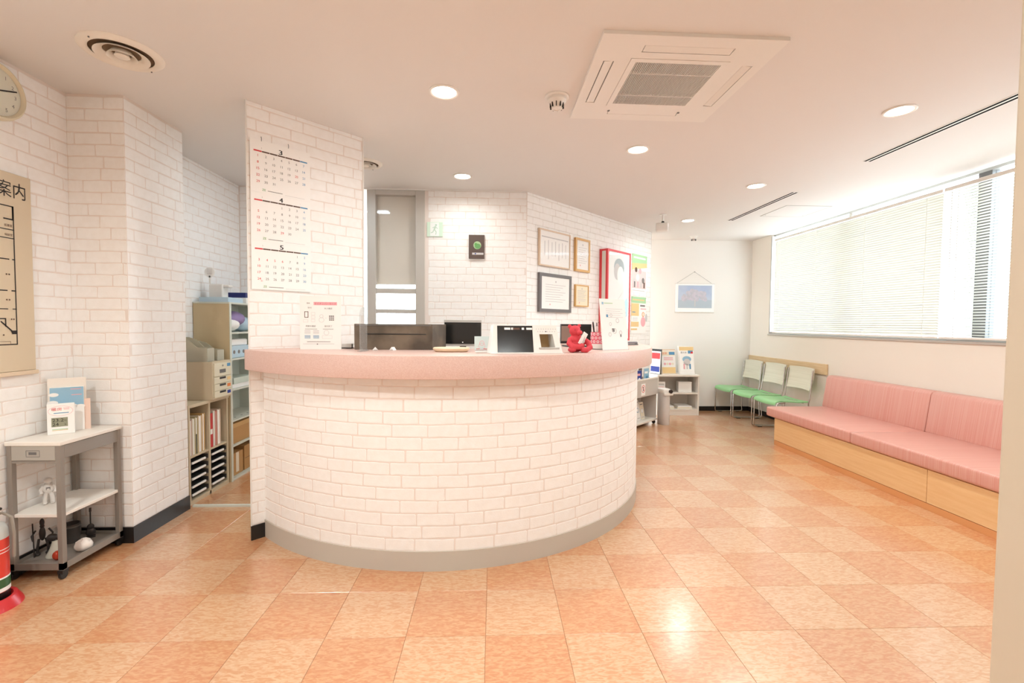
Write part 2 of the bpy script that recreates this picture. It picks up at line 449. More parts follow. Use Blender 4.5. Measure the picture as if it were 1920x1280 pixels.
WD = wall('wall_diagonal', (.28, 4.10, 0), R(45), MB().box(0, DL, 0, .12, 0, CEIL), m=mat('mortar_pale', (228, 220, 214), .8), label='white brick-pattern angled wall with framed certificates')
bricks(WD, .008, 1.62, 1.04, CEIL, 71); bricks(WD, 1.62, DL-.01, 1.04, CEIL, 72); bricks(WD, .55, DL-.01, .085, 1.04, 73, True)
struct(MB().box(-1.13, .29, BY-.012, BY, CEIL-.012, CEIL).build('trim_2', PLASTIC))
# far and right walls
struct(MB().box(.9, XR+.1, YB, YB+.1, 0, CEIL).build('wall_far', WHITE), 'plain white far wall')
WY0, WY1, WZ0 = 1.62, 5.84, 1.075
struct(MB().box(XR, XR+.12, YF, YB, 0, WZ0).box(XR, XR+.12, YF, WY0, WZ0, CEIL).box(XR, XR+.12, WY1, YB, WZ0, CEIL).build('wall_right', CREAMW), 'cream wall under the long window')
struct(MB().box(XL-.1, XR+.12, YF-.1, YF, 0, CEIL).build('wall_front', WHITE), 'plain white wall of the entrance side')
struct(MB().box(1.0, 1.25, .74, .87, 0, CEIL).build('wall_jamb', mat('jamb_tan', (210, 197, 176), .6), None, bevel=.006), 'cream doorway jamb standing beside the viewer')
# baseboards
def base(n, geo, m=BLACKB): return struct(geo.build('baseboard_'+n, m))
base('left', MB().box(XL, XL+.008, YF, 2.502, 0, .085)); base('pier', MB().box(XL+.008, -1.898, 2.502, 2.51, 0, .085).box(-1.906, -1.898, 2.51, 2.962, 0, .085))
base('far', MB().box(1.9, XR-.008, YB-.008, YB, 0, .062)); base('right', MB().box(XR-.008, XR, 4.62, YB, 0, .062))
struct(MB().box(0, .10, -.008, 0, 0, .078).build('baseboard_wing', BLACKB, None, loc=(-1.30, 2.52, 0), rz=R(45)))
struct(MB().box(.62, DL, -.008, 0, 0, .062).build('baseboard_diagonal', BLACKB, None, loc=(.28, 4.10, 0), rz=R(45)))
struct(MB().box(-1.90, -1.36, 2.985, 3.005, 0, .012).build('trim_3', OFFICEG), 'pale sliding door track on the floor of the office opening')

# office glass door
dr = link('door_1', None, None, (0, BY, 0)); struct(dr, 'grey framed glass office door')
zt = 2.322
MB().box(DX0+.03, DX0+.105, -.01, .05, 0, zt).box(DX1-.08, DX1, -.01, .05, 0, zt).box(DX0+.105, DX1-.08, -.01, .05, zt-.04, zt).build('door_frame', ALUW, dr, bevel=.003)
for a, b in ((1.435, 1.478), (1.262, 1.297), (0, .12), (.85, .95)): MB().box(DX0+.105, DX1-.08, 0, .04, a, b).build('rail', ALUW, dr, bevel=.002)
for a, b in ((1.478, 2.282), (1.297, 1.435), (.95, 1.262), (.12, .85)): MB().box(DX0+.105, DX1-.08, .017, .023, a, b).build('pane', GLASS, dr)
MB().box(DX0+.06, DX1-.03, .052, .060, 1.515, 2.32).build('roller_blind', mat('roller_greige', (220, 212, 200), .7), dr)
MB().box(DX0-.03, DX0+.03, .017, .023, 0, zt).build('side_pane', GLASS, dr)
MB().cyl((DX1-.04, -.03, .98), (DX1-.04, -.03, 1.10), .008).cyl((DX1-.04, 0, 1.0), (DX1-.04, -.03, 1.0), .006).build('handle', CHROME, dr, smooth=40)

# window with venetian blinds
wn = link('window_1', None, None, (XR, 0, 0)); struct(wn, 'long aluminium framed window')
MB().box(.005, .10, WY0, WY1, WZ0, WZ0+.03).build('bottom_rail', ALU, wn, bevel=.003)
MB().box(.04, .10, WY0, WY1, CEIL-.02, CEIL).build('top_rail', ALU, wn)
MB().box(-.012, .10, WY0-.01, WY1+.012, WZ0-.02, WZ0).build('sill', ALUW, wn, bevel=.003)
MB().box(.0, .10, WY1-.02, WY1, WZ0+.03, CEIL-.02).build('side_frame', ALU, wn); MB().box(.0, .10, WY0, WY0+.02, WZ0+.03, CEIL-.02).build('side_frame', ALU, wn)
mull = [(3.25, 3.345), (4.56, 4.60)]
for a, b in mull: MB().box(.045, .11, a, b, WZ0+.03, CEIL-.02).build('mullion', STEELD if b < 4 else ALUW, wn)
for a, b in ((WY0+.02, 3.25), (3.345, 4.56), (4.60, WY1-.02)): MB().box(.07, .076, a, b, WZ0+.03, CEIL-.02).build('pane', GLASS, wn)
def blind(y0, y1, tilt, label):
    t = thing('venetian_blind', label, 'blind', (XR-.025, 0, 0), 0)
    ztop, zb = 2.258, 1.098; pitch = .021
    MB().box(-.014, .014, y0, y1, ztop-.028, ztop).build('headrail', PLASTIC, t, bevel=.002)
    # slat cross-section: shallow curve
    L = y1-y0; mb = MB(); h = .0125
    pr = [(-h, -.0012), (-h*.5, .0006), (0, .0012), (h*.5, .0006), (h, -.0012)]
    ct, st = math.cos(tilt), math.sin(tilt)
    vs = [(x*ct-z*st, y, x*st+z*ct) for y in (0, L) for x, z in pr]
    me = MB().add(vs, [(i, i+1, 6+i, 5+i) for i in range(4)]).mesh('slat', SLAT, smooth=60)
    n = int((ztop-.028-zb-.022)/pitch)+1
    for k in range(n): link('slat', me, t, (0, y0, zb+.024+k*pitch))
    MB().box(-.012, .012, y0, y1, zb-.008, zb+.006).build('bottom_rail', PLASTIC, t, bevel=.002)
    for f in (.06, .35, .65, .94):
        y = y0+L*f
        MB().box(-.0135, -.0128, y-.002, y+.002, zb, ztop-.02).build('ladder_cord', PLASTIC, t)
    MB().cyl((-.022, y1-.07, ztop-.03), (-.022, y1-.07, ztop-.62), .0025, n=6).build('tilt_wand', PLASTIC, t)
    return t
blind(3.535, 5.71, R(-58), 'long cream venetian blind with nearly closed slats, over the pink bench and green chairs')
blind(1.66, 3.52, R(-16), 'white venetian blind with opened slats showing the dark mullion behind')

# ------------------------------------------------------------------ lamps and ceiling fittings
def downlight(x, y, label, f=1.0):
    t = thing('downlight', label, 'ceiling light', (x, y, CEIL), 0, 'recessed ceiling downlights')
    MB().lathe([(.062, 0), (.076, 0), (.076, -.004), (.068, -.007), (.060, -.004), (.062, 0)], 32).build('trim_ring', PLASTIC, t, smooth=40)
    MB().cyl((0, 0, -.003), (0, 0, 0), .061, n=32).build('lens', LAMPM, t)
    ld = bpy.data.lights.new('lamp', 'AREA'); ld.shape = 'DISK'; ld.size = .11; ld.energy = LAMP_W*f; ld.color = LAMP_C; ld.spread = R(160)
    lo = bpy.data.objects.new('lamp', ld); COL.objects.link(lo); lo.parent = t; lo.location = (0, 0, -.012)
for x, y, l, f in [(-.253, 2.382, 'glowing round downlight straight above the front of the reception counter', .58),
                (.946, 3.078, 'glowing round downlight just beyond the ceiling air conditioner', .65),
                (-.25, 3.713, 'glowing round downlight in the office ceiling near the glass door', .28),
                (2.164, 2.446, 'glowing round downlight beside the longer slot diffuser', .9),
                (2.164, 3.805, 'glowing round downlight between the two slot diffusers', .8),
                (2.142, 5.101, 'glowing round downlight beside the small ceiling loudspeaker', .6),
                (-.25, .95, 'round downlight near the entrance on the reception side', 1.05),
                (.95, .35, 'round downlight in the middle of the entrance', 1.1),
                (2.164, .95, 'round downlight near the entrance on the window side', 1.1),
                (-1.5, .6, 'round downlight near the entrance by the brick wall', 2.1)]:
    downlight(x, y, l, f)
# office fluorescent fitting, behind the wing wall
t = thing('office_lamp', 'white ceiling panel lamp in the office behind the wing wall', 'ceiling light', (-1.22, 3.40, CEIL))
MB().box(-.16, .16, -.07, .07, -.02, 0).build('housing', PLASTIC, t, bevel=.003)
MB().box(-.15, .15, -.06, .06, -.024, -.019).build('diffuser', mat('cool_glow', (220, 240, 255), .5, emit=6), t)
ld = bpy.data.lights.new('lamp', 'AREA'); ld.shape = 'RECTANGLE'; ld.size = .3; ld.size_y = .12; ld.energy = 4; ld.color = (.78, .93, 1)
lo = bpy.data.objects.new('lamp', ld); COL.objects.link(lo); lo.parent = t; lo.location = (0, 0, -.03)

def diffuser(x, y, r, label):
    t = thing('ceiling_diffuser', label, 'air vent', (x, y, CEIL), 0, 'round ceiling air diffusers')
    k = r/.15
    MB().lathe([(.118*k, 0), (.150*k, 0), (.150*k, -.004), (.140*k, -.012), (.122*k, -.016), (.112*k, -.010), (.118*k, 0)], 48).build('outer_ring', CREAMW, t, smooth=50)
    MB().cyl((0, 0, -.001), (0, 0, 0), .119*k, n=40).build('dark_throat', mat('throat', (120, 98, 74), .8), t)
    for a, b, z in ((.066, .098, -.014), (.038, .054, -.018)):
        MB().lathe([(a*k, z+.016), (b*k, z-.004), (b*k, z-.007), (a*k, z+.010), (a*k, z+.016)], 40).build('cone_ring', CREAMW, t, smooth=50)
    MB().lathe([(0, -.022), (.022*k, -.024), (.028*k, -.020), (.022*k, -.004), (0, -.004)], 32).build('centre_disc', CREAMW, t, smooth=50)
    for s in (-1, 1): MB().cyl((s*.03*k, s*.131*k, -.017), (s*.03*k, s*.131*k, -.012), .003, n=8).build('screw', STEELD, t)
diffuser(-1.606, 2.115, .150, 'large round ringed air diffuser above the brick-pattern pier')
diffuser(-.93, 3.46, .115, 'round ringed air diffuser half hidden by the wing wall')

ac = thing('ceiling_air_conditioner', 'white square four-way ceiling air conditioner with central slatted grille', 'air conditioner', (.800, 2.235, CEIL), R(.6))
H = .378; ac.scale = (1, 1, .6)
def frame_plate(mb, w, i, z0, z1):
    mb.box(-w, w, -w, -i, z0, z1).box(-w, w, i, w, z0, z1).box(-w, -i, -i, i, z0, z1).box(i, w, -i, i, z0, z1); return mb
mb = MB(); g = .218
for a, b, c, d in ((-H, H, -H, -.312), (-H, H, -.262, -g), (-H, -.19, -.312, -.262), (.19, H, -.312, -.262)):
    mb.box(a, b, c, d, -.024, 0); mb.box(a, b, -d, -c, -.024, 0)
for a, b, c, d in ((-H, -.332, -g, g), (-.286, -g, -g, g), (-.332, -.286, -g, -.19), (-.332, -.286, .19, g)):
    mb.box(a, b, c, d, -.024, 0); mb.box(-b, -a, c, d, -.024, 0)
mb.build('panel', PLASTIC, ac)
MB().box(-H+.02, H-.02, -H+.02, H-.02, -.004, 0).build('dark_inside', DARK, ac)
for k, (cx, cy, hx, hy) in enumerate(((0, -.287, .187, .021), (0, .287, .187, .0245), (-.309, 0, .0195, .187), (.309, 0, .0195, .187))):
    o = MB().box(-hx, hx, -hy, hy, -.003, .003).build('louver_flap', PLASTIC, ac, bevel=.001, loc=(cx, cy, -.020))
    a = R(9)
    if k == 0: o.rotation_euler = (-a*.5, 0, 0)
    if k == 2: o.rotation_euler = (0, -a, 0)
    if k == 3: o.rotation_euler = (0, a, 0)
gr = MB(); frame_plate(gr, .217, .190, -.027, -.008).build('grille_frame', PLASTIC, ac, bevel=.001)
me = MB().box(-.0013, .0013, -.190, .190, -.026, -.012).mesh('grille_slat', PLASTIC)
for k in range(46): link('grille_slat', me, ac, (-.185+k*.37/45, 0, 0))
for y in (-.10, .10): MB().box(-.19, .19, y-.002, y+.002, -.0275, -.012).build('grille_bar', PLASTIC, ac)
for x in (-.19, .19): MB().box(x-.006, x+.006, .268, .28, -.026, -.022).build('catch', STEELD, ac)

def detector(x, y, r, label):
    t = thing('smoke_detector', label, 'smoke detector', (x, y, CEIL), 0, 'ceiling smoke detectors')
    MB().lathe([(0, 0), (r, 0), (r, -.006), (r*.93, -.010), (0, -.010)], 32).build('mount_ring', PLASTIC, t, smooth=40)
    MB().lathe([(0, -.01), (r*.76, -.01), (r*.78, -.022), (r*.55, -.038), (r*.42, -.062), (r*.28, -.064), (r*.26, -.060), (0, -.060)], 32).build('housing', PLASTIC, t, smooth=40)
    for k in range(10):
        a = 2*math.pi*k/10+.1; rr = r*.575
        MB().box(-.0025, .0025, -.004, .004, -.011, .011).build('slot', BLACKP, t, loc=(rr*math.cos(a)*.92, rr*math.sin(a)*.92, -.047), rz=a-math.pi/2)
detector(.316, 2.40, .062, 'white smoke detector beside the ceiling air conditioner')
detector(2.60, 6.0, .05, 'small white smoke detector above the cherry blossom photograph')

def slot(x, y0, y1, label):
    t = thing('slot_diffuser', label, 'air vent', (x, y0, CEIL), 0, 'linear slot diffusers')
    L = y1-y0
    MB().box(-.032, .032, 0, L, -.002, 0).build('frame', PLASTIC, t)
    for s in (-1, 1): MB().box(s*.0165-.0085, s*.0165+.0085, .004, L-.004, -.0026, -.0018).build('slot', DARK, t)
slot(2.605, 1.6, 3.20, 'long twin slot air diffuser running above the pink bench')
slot(2.60, 3.96, 5.07, 'shorter twin slot air diffuser in the ceiling in front of the green chairs')
t = thing('ceiling_hatch', 'square white access hatch flush in the ceiling near the window', 'access hatch', (3.03, 4.62, CEIL))
frame_plate(MB(), .225, .219, -.003, 0).build('hatch_frame', PLASTICG, t); MB().box(-.217, .217, -.217, .217, -.0025, 0).build('hatch_panel', CEILM, t)
for s in (-1, 1): MB().cyl((s*.2, .17, -.004), (s*.2, .17, -.002), .006, n=10).build('latch', PLASTICG, t)

sp = thing('ceiling_speaker', 'small white loudspeaker hanging on a bracket from the ceiling', 'speaker', (1.77, 4.853, CEIL), R(-20))
MB().cyl((0, 0, -.008), (0, 0, 0), .035, n=20).build('ceiling_plate', PLASTIC, sp, smooth=40)
MB().cyl((0, 0, -.075), (0, 0, -.008), .010, n=12).build('stem', PLASTIC, sp, smooth=40)
MB().ell((0, 0, -.082), (.016, .016, .016)).build('ball_joint', BLACKP, sp, smooth=60)
MB().box(-.07, .055, -.05, .05, -.175, -.092).build('body', PLASTIC, sp, bevel=.014, seg=3, smooth=40)
MB().box(-.0705, -.069, -.038, .038, -.165, -.102).build('grille', PLASTICG, sp)

# ------------------------------------------------------------------ reception counter
ct = thing('reception_counter', 'half-round reception counter with white brick-pattern front and pink stone-look top', 'counter', (CX, CY, 0))
A0, A1 = R(225), R(405)
fp = MB().arc(1.265, 1.347, A0+.002, A1-.002, .095, .925, 72).build('front_panel', MORTAR, ct, smooth=30)
MB().arc(1.24, 1.352, A0+.002, A1-.002, 0, .095, 72).build('kick_plate', GREYB, ct, smooth=30)
MB().arc(.86, 1.44, A0+.001, A1-.001, .925, 1.033, 96).build('counter_top', TOPM, ct, bevel=.005, smooth=30)
MB().arc(.40, 1.26, A0+.03, A1-.03, .68, .71, 48).build('inner_desk', LAMW, ct, smooth=30)
for a in (235, 270, 305, 340, 375, 396):
    t = R(a); MB().cyl((.5*math.cos(t), .5*math.sin(t), 0), (.5*math.cos(t), .5*math.sin(t), .68), .02, n=10).build('desk_leg', STEEL, ct, smooth=40)
RB = 1.347
def curved_brick(L, H, rnd):
    p = brick_outline(L, H, rnd); n = len(p); vs = []
    for lay, d in ((0, 0), (1, BD)):
        for u, v in p:
            if lay: u += .0022 if u < L/2 else -.0022; v += .0022 if v < H/2 else -.0022
            a = u/RB; vs.append(((RB+d)*math.cos(a), (RB+d)*math.sin(a), v))
    # keep the curve: front as a strip of quads between lower and upper outlines
    fs = [(k, (k+1) % n, n+(k+1) % n, n+k) for k in range(n)]
    q = n
    fs += [(q+11, q+0, q+9, q+10), (q+0, q+1, q+8, q+9), (q+1, q+2, q+7, q+8), (q+2, q+3, q+6, q+7), (q+3, q+4, q+5, q+6)]
    return vs, fs
CB = {}
for L in (.78, .95, 1.0, 1.06):
    CB[L] = [MB().add(*curved_brick(BL*L, BH, rb)).mesh('brick', BRICK, smooth=12) for k in range(3)]
rn = random.Random(77); amin, amax = A0+.004, R(338); v = .098; r = 0; cnt = 0; mb = MB()
while v < .92:
    h = min(BH, .923-v)
    a = A0-(r % 2)*.09/RB-rn.uniform(0, .05)/RB
    while a < A1:
        L = rn.choice((.78, .95, 1.0, 1.0, 1.06)); da = BL*L/RB
        if a < amin or a+da > amax or h < BH:
            # cut pieces and the far side
            s0, s1 = max(a, amin), min(a+da, A1-.004)
            if s1-s0 > .01:
                vs, fs = curved_brick((s1-s0)*RB, h, rn); c, q = math.cos(s0), math.sin(s0)
                g_ = [(x*c-y*q, x*q+y*c, z+v) for x, y, z in vs]
                if s0 > amax: mb.add(g_, fs)
                else: MB().add(g_, fs).build('brick', BRICK, fp, smooth=12)
        else:
            link('brick', rn.choice(CB[L]), fp, (0, 0, v), a)
        cnt += 1; a += da+.005/RB
    v += BP; r += 1
o = mb.build('brick', BRICK, fp, smooth=12); o['kind'] = 'stuff'
print('COUNTER BRICKS', cnt)


# ------------------------------------------------------------------ things on the left wall
# clock
t = thing('wall_clock', 'round cream wall clock with dark hands on the brick-pattern wall', 'clock', (XL+.003, 2.156, 2.18), R(90))
def disc_y(mb, prof, n=40): # lathe about local y: prof (r, y)
    vs = []; k = len(prof)
    for i in range(n):
        a = 2*math.pi*i/n; vs += [(r*math.cos(a), y, r*math.sin(a)) for r, y in prof]
    return mb.add(vs, [(i*k+j, ((i+1) % n)*k+j, ((i+1) % n)*k+j+1, i*k+j+1) for i in range(n) for j in range(k-1)])
CLOCKM = mat('clock_cream', (226, 216, 190), .4)
disc_y(MB(), [(0, 0), (.125, 0), (.125, -.012), (.120, -.026), (.112, -.030), (.106, -.022), (.104, -.016)]).build('rim', CLOCKM, t, smooth=40)
disc_y(MB(), [(0, -.015), (.105, -.015), (.105, -.012)]).build('dial', mat('clock_dial', (222, 220, 204), .5), t)
S = Sheet()
for h in range(1, 13):
    a = math.pi/2-h*math.pi/6; S.text(str(h), .08*math.cos(a), .08*math.sin(a)-.008, .016, INKG)
for k in range(60):
    a = k*math.pi/30; S.line(.096*math.cos(a), .096*math.sin(a), .101*math.cos(a), .101*math.sin(a), .0012, INKL, 2)
S.build('numerals', t, (0, -.0152, 0))
S = Sheet(); S.line(-.012, -.004, .085, .030, .006, INK, 3); S.line(.006, .012, -.03, -.055, .008, INK, 4); S.disc(0, 0, .007, INK, 5); S.build('hands', t, (0, -.018, 0))

# floor plan board
t = thing('floor_plan_board', 'beige floor plan board with black room outlines on the brick-pattern wall', 'sign', (XL+.003, 0, 0), R(90))
mx0, mx1, mz0, mz1 = 1.66, 2.293, .945, 1.838
MB().box(mx0, mx1, -.016, 0, mz0, mz1).build('panel', MAPM, t, bevel=.002)
MB().box(mx0-.01, mx1+.008, -.022, 0, mz0-.02, mz0-.001).build('bottom_rail', mat('rail_tan', (226, 204, 176), .4), t, bevel=.003)
S = Sheet(); rx = 2.211
def pz(y): return 1.69-(y-388)*.00242
S.text('案内', 2.266, 1.728, .072, INK, 'R', w=.125)
S.box(1.74, pz(646), rx, pz(388), .005, INK)
S.rect(rx-.008, pz(413), rx, pz(388), INK)
for y, a, b, w in ((413, 2.165, rx, .006), (432, 1.74, rx, .004), (448, 1.74, rx, .004), (487, 1.74, 2.185, .005), (487, 2.197, rx, .005), (545, 1.74, 2.173, .005), (545, 2.19, rx, .005), (579, 1.74, 2.173, .004), (579, 2.192, rx, .004)):
    S.rect(a, pz(y)-w/2, b, pz(y)+w/2, INK, 2)
S.line(2.14, pz(602), 2.192, pz(622), .006, INK, 2); S.poly([(2.187, pz(626)), (2.21, pz(626)), (2.21, pz(619)), (2.18, pz(619))], INK, 3)
S.rect(2.158, pz(612), 2.163, pz(597), INK, 2); S.rect(2.13, pz(598), 2.163, pz(596), INK, 2); S.box(2.10, pz(645), 2.18, pz(639), .0015, BROWN, 2)
S.line(1.95, pz(646), 1.95, pz(448), .004, INK, 2); S.line(1.85, pz(545), 1.85, pz(388), .004, INK, 2)
for tx, u, y in (('処置室', 2.185, 424), ('相談室', 2.185, 441)): S.text(tx, u, pz(y)-.008, .012, BROWN, 'C', 3, w=.034)
for u, y in ((2.17, 515), (2.182, 515), (2.168, 562), (2.18, 562), (2.186, 598), (2.196, 598), (2.15, 627)): S.disc(u, pz(y), .0035, BROWN, 3)
S.build('printed_plan', t, (0, -.0162, 0))

# ------------------------------------------------------------------ trolley and what stands on it
TX0, TX1, TY0, TY1, TZ = -2.178, -1.945, 2.15, 2.492, .632
t = thing('utility_trolley', 'grey steel trolley with white shelves on black castors by the brick-pattern pier', 'trolley', ((TX0+TX1)/2, (TY0+TY1)/2, 0))
hx, hy = (TX1-TX0)/2, (TY1-TY0)/2
MB().box(-hx-.004, hx+.004, -hy-.004, hy+.004, TZ-.018, TZ).build('top_shelf', LAMW, t, bevel=.003)
for sx in (-1, 1):
    for sy in (-1, 1):
        x, y = sx*(hx-.011), sy*(hy-.011)
        MB().box(x-.011, x+.011, y-.011, y+.011, .04, TZ-.018).build('post', STEEL, t, bevel=.002)
        o = MB().cyl((x-.006, y, .02), (x+.006, y, .02), .02, n=20).build('castor', BLACKP, t, bevel=.002)
        MB().box(x-.012, x+.012, y-.016, y+.016, .028, .043).build('castor_fork', BLACKP, o)
MB().box(-hx+.022, hx-.022, -hy, -hy+.012, TZ-.085, TZ-.018).build('drawer_front', mat('trolley_grey', (176, 170, 160), .45, .1), t, bevel=.002)
S = Sheet(); S.box(-.03, -.018, .03, .012, .002, STEELD); S.rect(-.018, -.008, .016, .004, STEELD, 2); S.build('drawer_pull', t, (-.0, -hy-.0005, TZ-.05))
for s in (-1, 1): MB().box(s*(hx-.006)-.005, s*(hx-.006)+.005, -hy+.022, hy-.022, TZ-.08, TZ-.02).build('side_rail', STEEL, t, bevel=.002)
MB().box(-hx+.022, hx-.022, -hy+.002, -hy+.012, TZ-.097, TZ-.087).build('front_rail', STEEL, t)
MB().box(-hx+.004, hx-.004, -hy+.006, hy-.006, .285, .300).build('middle_shelf', LAMW, t, bevel=.002)
mb = MB(); mb.box(-hx+.004, hx-.004, -hy+.004, hy-.004, .052, .060); mb.box(-hx, hx, -hy, -hy+.006, .045, .075); mb.box(-hx, hx, hy-.006, hy, .045, .075); mb.box(-hx, -hx+.006, -hy, hy, .045, .075); mb.box(hx-.006, hx, -hy, hy, .045, .075)
mb.build('bottom_tray', STEEL, t)
# booklet holder and thermometer card, facing the viewer
FZ = R(38)
t = thing('booklet_holder', 'white booklet holder with a sky-blue booklet on the trolley', 'booklet holder', (-2.108, 2.378, TZ), FZ); t.scale = (1.12, 1.12, 1.18)
MB().box(-.062, .062, .0, .012, 0, .222).build('back_board', LAMW, t, bevel=.001)
MB().box(-.055, .055, -.014, 0, 0, .185).build('booklet', PAPER, t, bevel=.001)
S = Sheet(); S.rect(-.054, .10, .054, .184, SKYB)
for u, v, r in ((-.042, .155, .016), (-.046, .122, .018), (-.02, .104, .018), (.012, .104, .022), (.042, .102, .016)): S.disc(u, v, r, PAPER, 2, ry=r*.5)
S.rect(.012, .174, .046, .177, INKP, 3); S.rect(.014, .150, .048, .153, INKP, 3); S.build('cover_print', t, (0, -.0142, 0))
MB().box(.035, .075, -.004, .010, 0, .13).build('pink_leaflet', mat('leaflet_pink', (244, 214, 198), .7), t)
t = thing('thermometer_card', 'white room thermometer card with grey digital display on the trolley', 'thermometer', (-2.075, 2.305, TZ), FZ-R(4)); t.scale = (1.1, 1.1, 1.15)
MB().box(-.044, .044, -.004, .010, 0, .128).build('card', PAPER, t, bevel=.002)
S = Sheet(); S.rect(-.030, .032, .022, .070, LCD); S.text('23.2', -.027, .053, .013, INK, 'L', w=.036); S.text('24', -.027, .036, .013, INK, 'L', w=.02); S.text('℃', .014, .054, .006, INK, 'C'); S.text('%', .014, .037, .006, INK, 'C')
S.rect(-.028, .020, .022, .0225, INKPG, 1); S.rect(-.028, .016, .022, .018, INKY, 1)
S.disc(0, .098, .040, INKP, 1, ry=.021); S.disc(0, .098, .039, PAPER, 2, ry=.020)
S.text('暖房', -.012, .099, .013, INKR, 'C', 3, w=.032); S.rect(.008, .108, .028, .110, INKP, 3); S.rect(.010, .103, .028, .105, INKP, 3); S.rect(-.022, .088, .026, .091, INKB, 3)
S.build('card_print', t, (0, -.0044, 0))
# ornaments on the shelves
def figure(name, label, loc, h, mats, rz=0, staff=False, backpack=False, build=1.0):
    t = thing(name, label, 'figurine', loc, rz)
    k = h/.1; q = build
    mb = MB(); mb.ell((0, 0, .058*k), (.014*k*q, .010*k*q, .020*k)); mb.tube([(-.007*k, 0, .044*k), (-.010*k, -.001*k, .022*k), (-.010*k, -.002*k, .003*k)], .0058*k*q, 8)
    mb.tube([(.007*k, 0, .044*k), (.011*k, -.001*k, .022*k), (.011*k, -.002*k, .003*k)], .0058*k*q, 8)
    mb.tube([(-.013*k, 0, .070*k), (-.021*k, -.002*k, .056*k), (-.018*k, -.010*k, .044*k)], .0045*k*q, 8)
    mb.tube([(.013*k, 0, .070*k), (.021*k, -.002*k, .056*k), (.018*k, -.010*k, .044*k)], .0045*k*q, 8)
    mb.ell((-.010*k, -.005*k, .004*k), (.006*k, .009*k, .004*k)); mb.ell((.011*k, -.005*k, .004*k), (.006*k, .009*k, .004*k))
    mb.ell((0, 0, .079*k), (.005*k, .005*k, .006*k))
    mb.build('body', mats[0], t, smooth=60)
    hd = MB().ell((0, -.001*k, .090*k), (.0105*k*q, .0105*k*q, .0112*k)).build('head', mats[0], t, smooth=60)
    if backpack:
        MB().ell((0, -.006*k, .0905*k), (.008*k, .0065*k, .0065*k)).build('visor', mats[1], hd, smooth=60)
        MB().box(-.012*k, .012*k, .008*k, .018*k, .046*k, .078*k).build('backpack', mats[0], t, bevel=.002)
        MB().box(-.006*k, .006*k, -.012*k, -.009*k, .056*k, .066*k).build('chest_panel', mats[2], t)
    if staff: MB().tube([(-.018*k, -.012*k, .095*k), (-.016*k, -.014*k, .0)], .0016*k, 6).build('staff', mats[0], t)
    return t
SUIT = mat('suit_white', (226, 220, 214), .4); GOLD = mat('visor_gold', (190, 110, 50), .2)
figure('astronaut_figurine', 'white toy astronaut with gold visor on the trolley middle shelf', (-2.125, 2.285, .3005), .125, (SUIT, GOLD, INKG), R(40), backpack=True, build=1.25)
# lower tray
Z1 = .0605
figure('metal_figurine', 'thin dark metal figure holding a long rod on the trolley bottom tray', (-2.150, 2.275, Z1), .17, (DKFIG,), R(40), staff=True, build=.5)
t = thing('bell_ornament', 'pale cone-shaped ornament with a flared base on the trolley bottom tray', 'ornament', (-2.075, 2.255, Z1))
MB().lathe([(0, 0), (.034, 0), (.035, .004), (.022, .03), (.012, .06), (.010, .072), (0, .074)], 24).build('skirt', mat('ornament_pale', (200, 196, 180), .5), t, smooth=50)
MB().ell((-.012, 0, .088), (.022, .018, .018)).build('cap', DKFIG, t, smooth=60)
t = thing('red_ornament', 'small glossy red pumpkin ornament on the trolley bottom tray', 'ornament', (-2.03, 2.225, Z1))
mb = MB()
for k in range(8): a = k*math.pi/4; mb.ell((.011*math.cos(a), .011*math.sin(a), .019), (.013, .013, .019), 10, 8)
mb.build('body', REDGL, t, smooth=60); MB().tube([(0, 0, .036), (.003, 0, .046), (.009, 0, .050)], .003, 6).build('stem', DKFIG, t)
t = thing('white_bun_ornament', 'white ceramic ornament shaped like a pinched round bun on the trolley bottom tray', 'ornament', (-1.995, 2.315, Z1))
mb = MB().lathe([(0, 0), (.024, 0), (.034, .010), (.036, .024), (.030, .038), (.018, .047), (.008, .053), (0, .052)], 20)
mb.build('body', CERAM, t, smooth=60)
for k in range(5): a = k*2*math.pi/5; MB().tube([(.028*math.cos(a), .028*math.sin(a), .040), (.014*math.cos(a+.3), .014*math.sin(a+.3), .051), (0, 0, .055)], .003, 6).build('fold', CERAM, t, smooth=60)
t = thing('dark_cup', 'dark round cup standing at the back of the trolley bottom tray', 'cup', (-2.125, 2.40, Z1))
MB().lathe([(0, 0), (.030, 0), (.035, .09), (.036, .094), (.032, .094), (.028, .008), (0, .008)], 24).build('body', mat('cup_dark', (70, 66, 64), .5), t, smooth=50)
MB().lathe([(.0355, .078), (.0372, .079), (.0372, .084), (.0355, .085)], 24).build('band', STEELD, t, smooth=50)
t = thing('guitar_ornament', 'small dark guitar-shaped ornament on the trolley bottom tray', 'ornament', (-2.07, 2.445, Z1), R(38))
MB().box(-.018, .018, -.008, .018, 0, .006).build('stand', DKFIG, t)
mb = MB(); mb.ell((0, 0, .028), (.020, .008, .022)); mb.ell((0, 0, .056), (.015, .007, .016)); mb.build('body', DKFIG, t, smooth=60)
MB().box(-.003, .003, -.006, 0, .05, .135).build('neck', DKFIG, t); MB().box(-.005, .005, -.005, .001, .135, .155).build('headstock', DKFIG, t, bevel=.001)

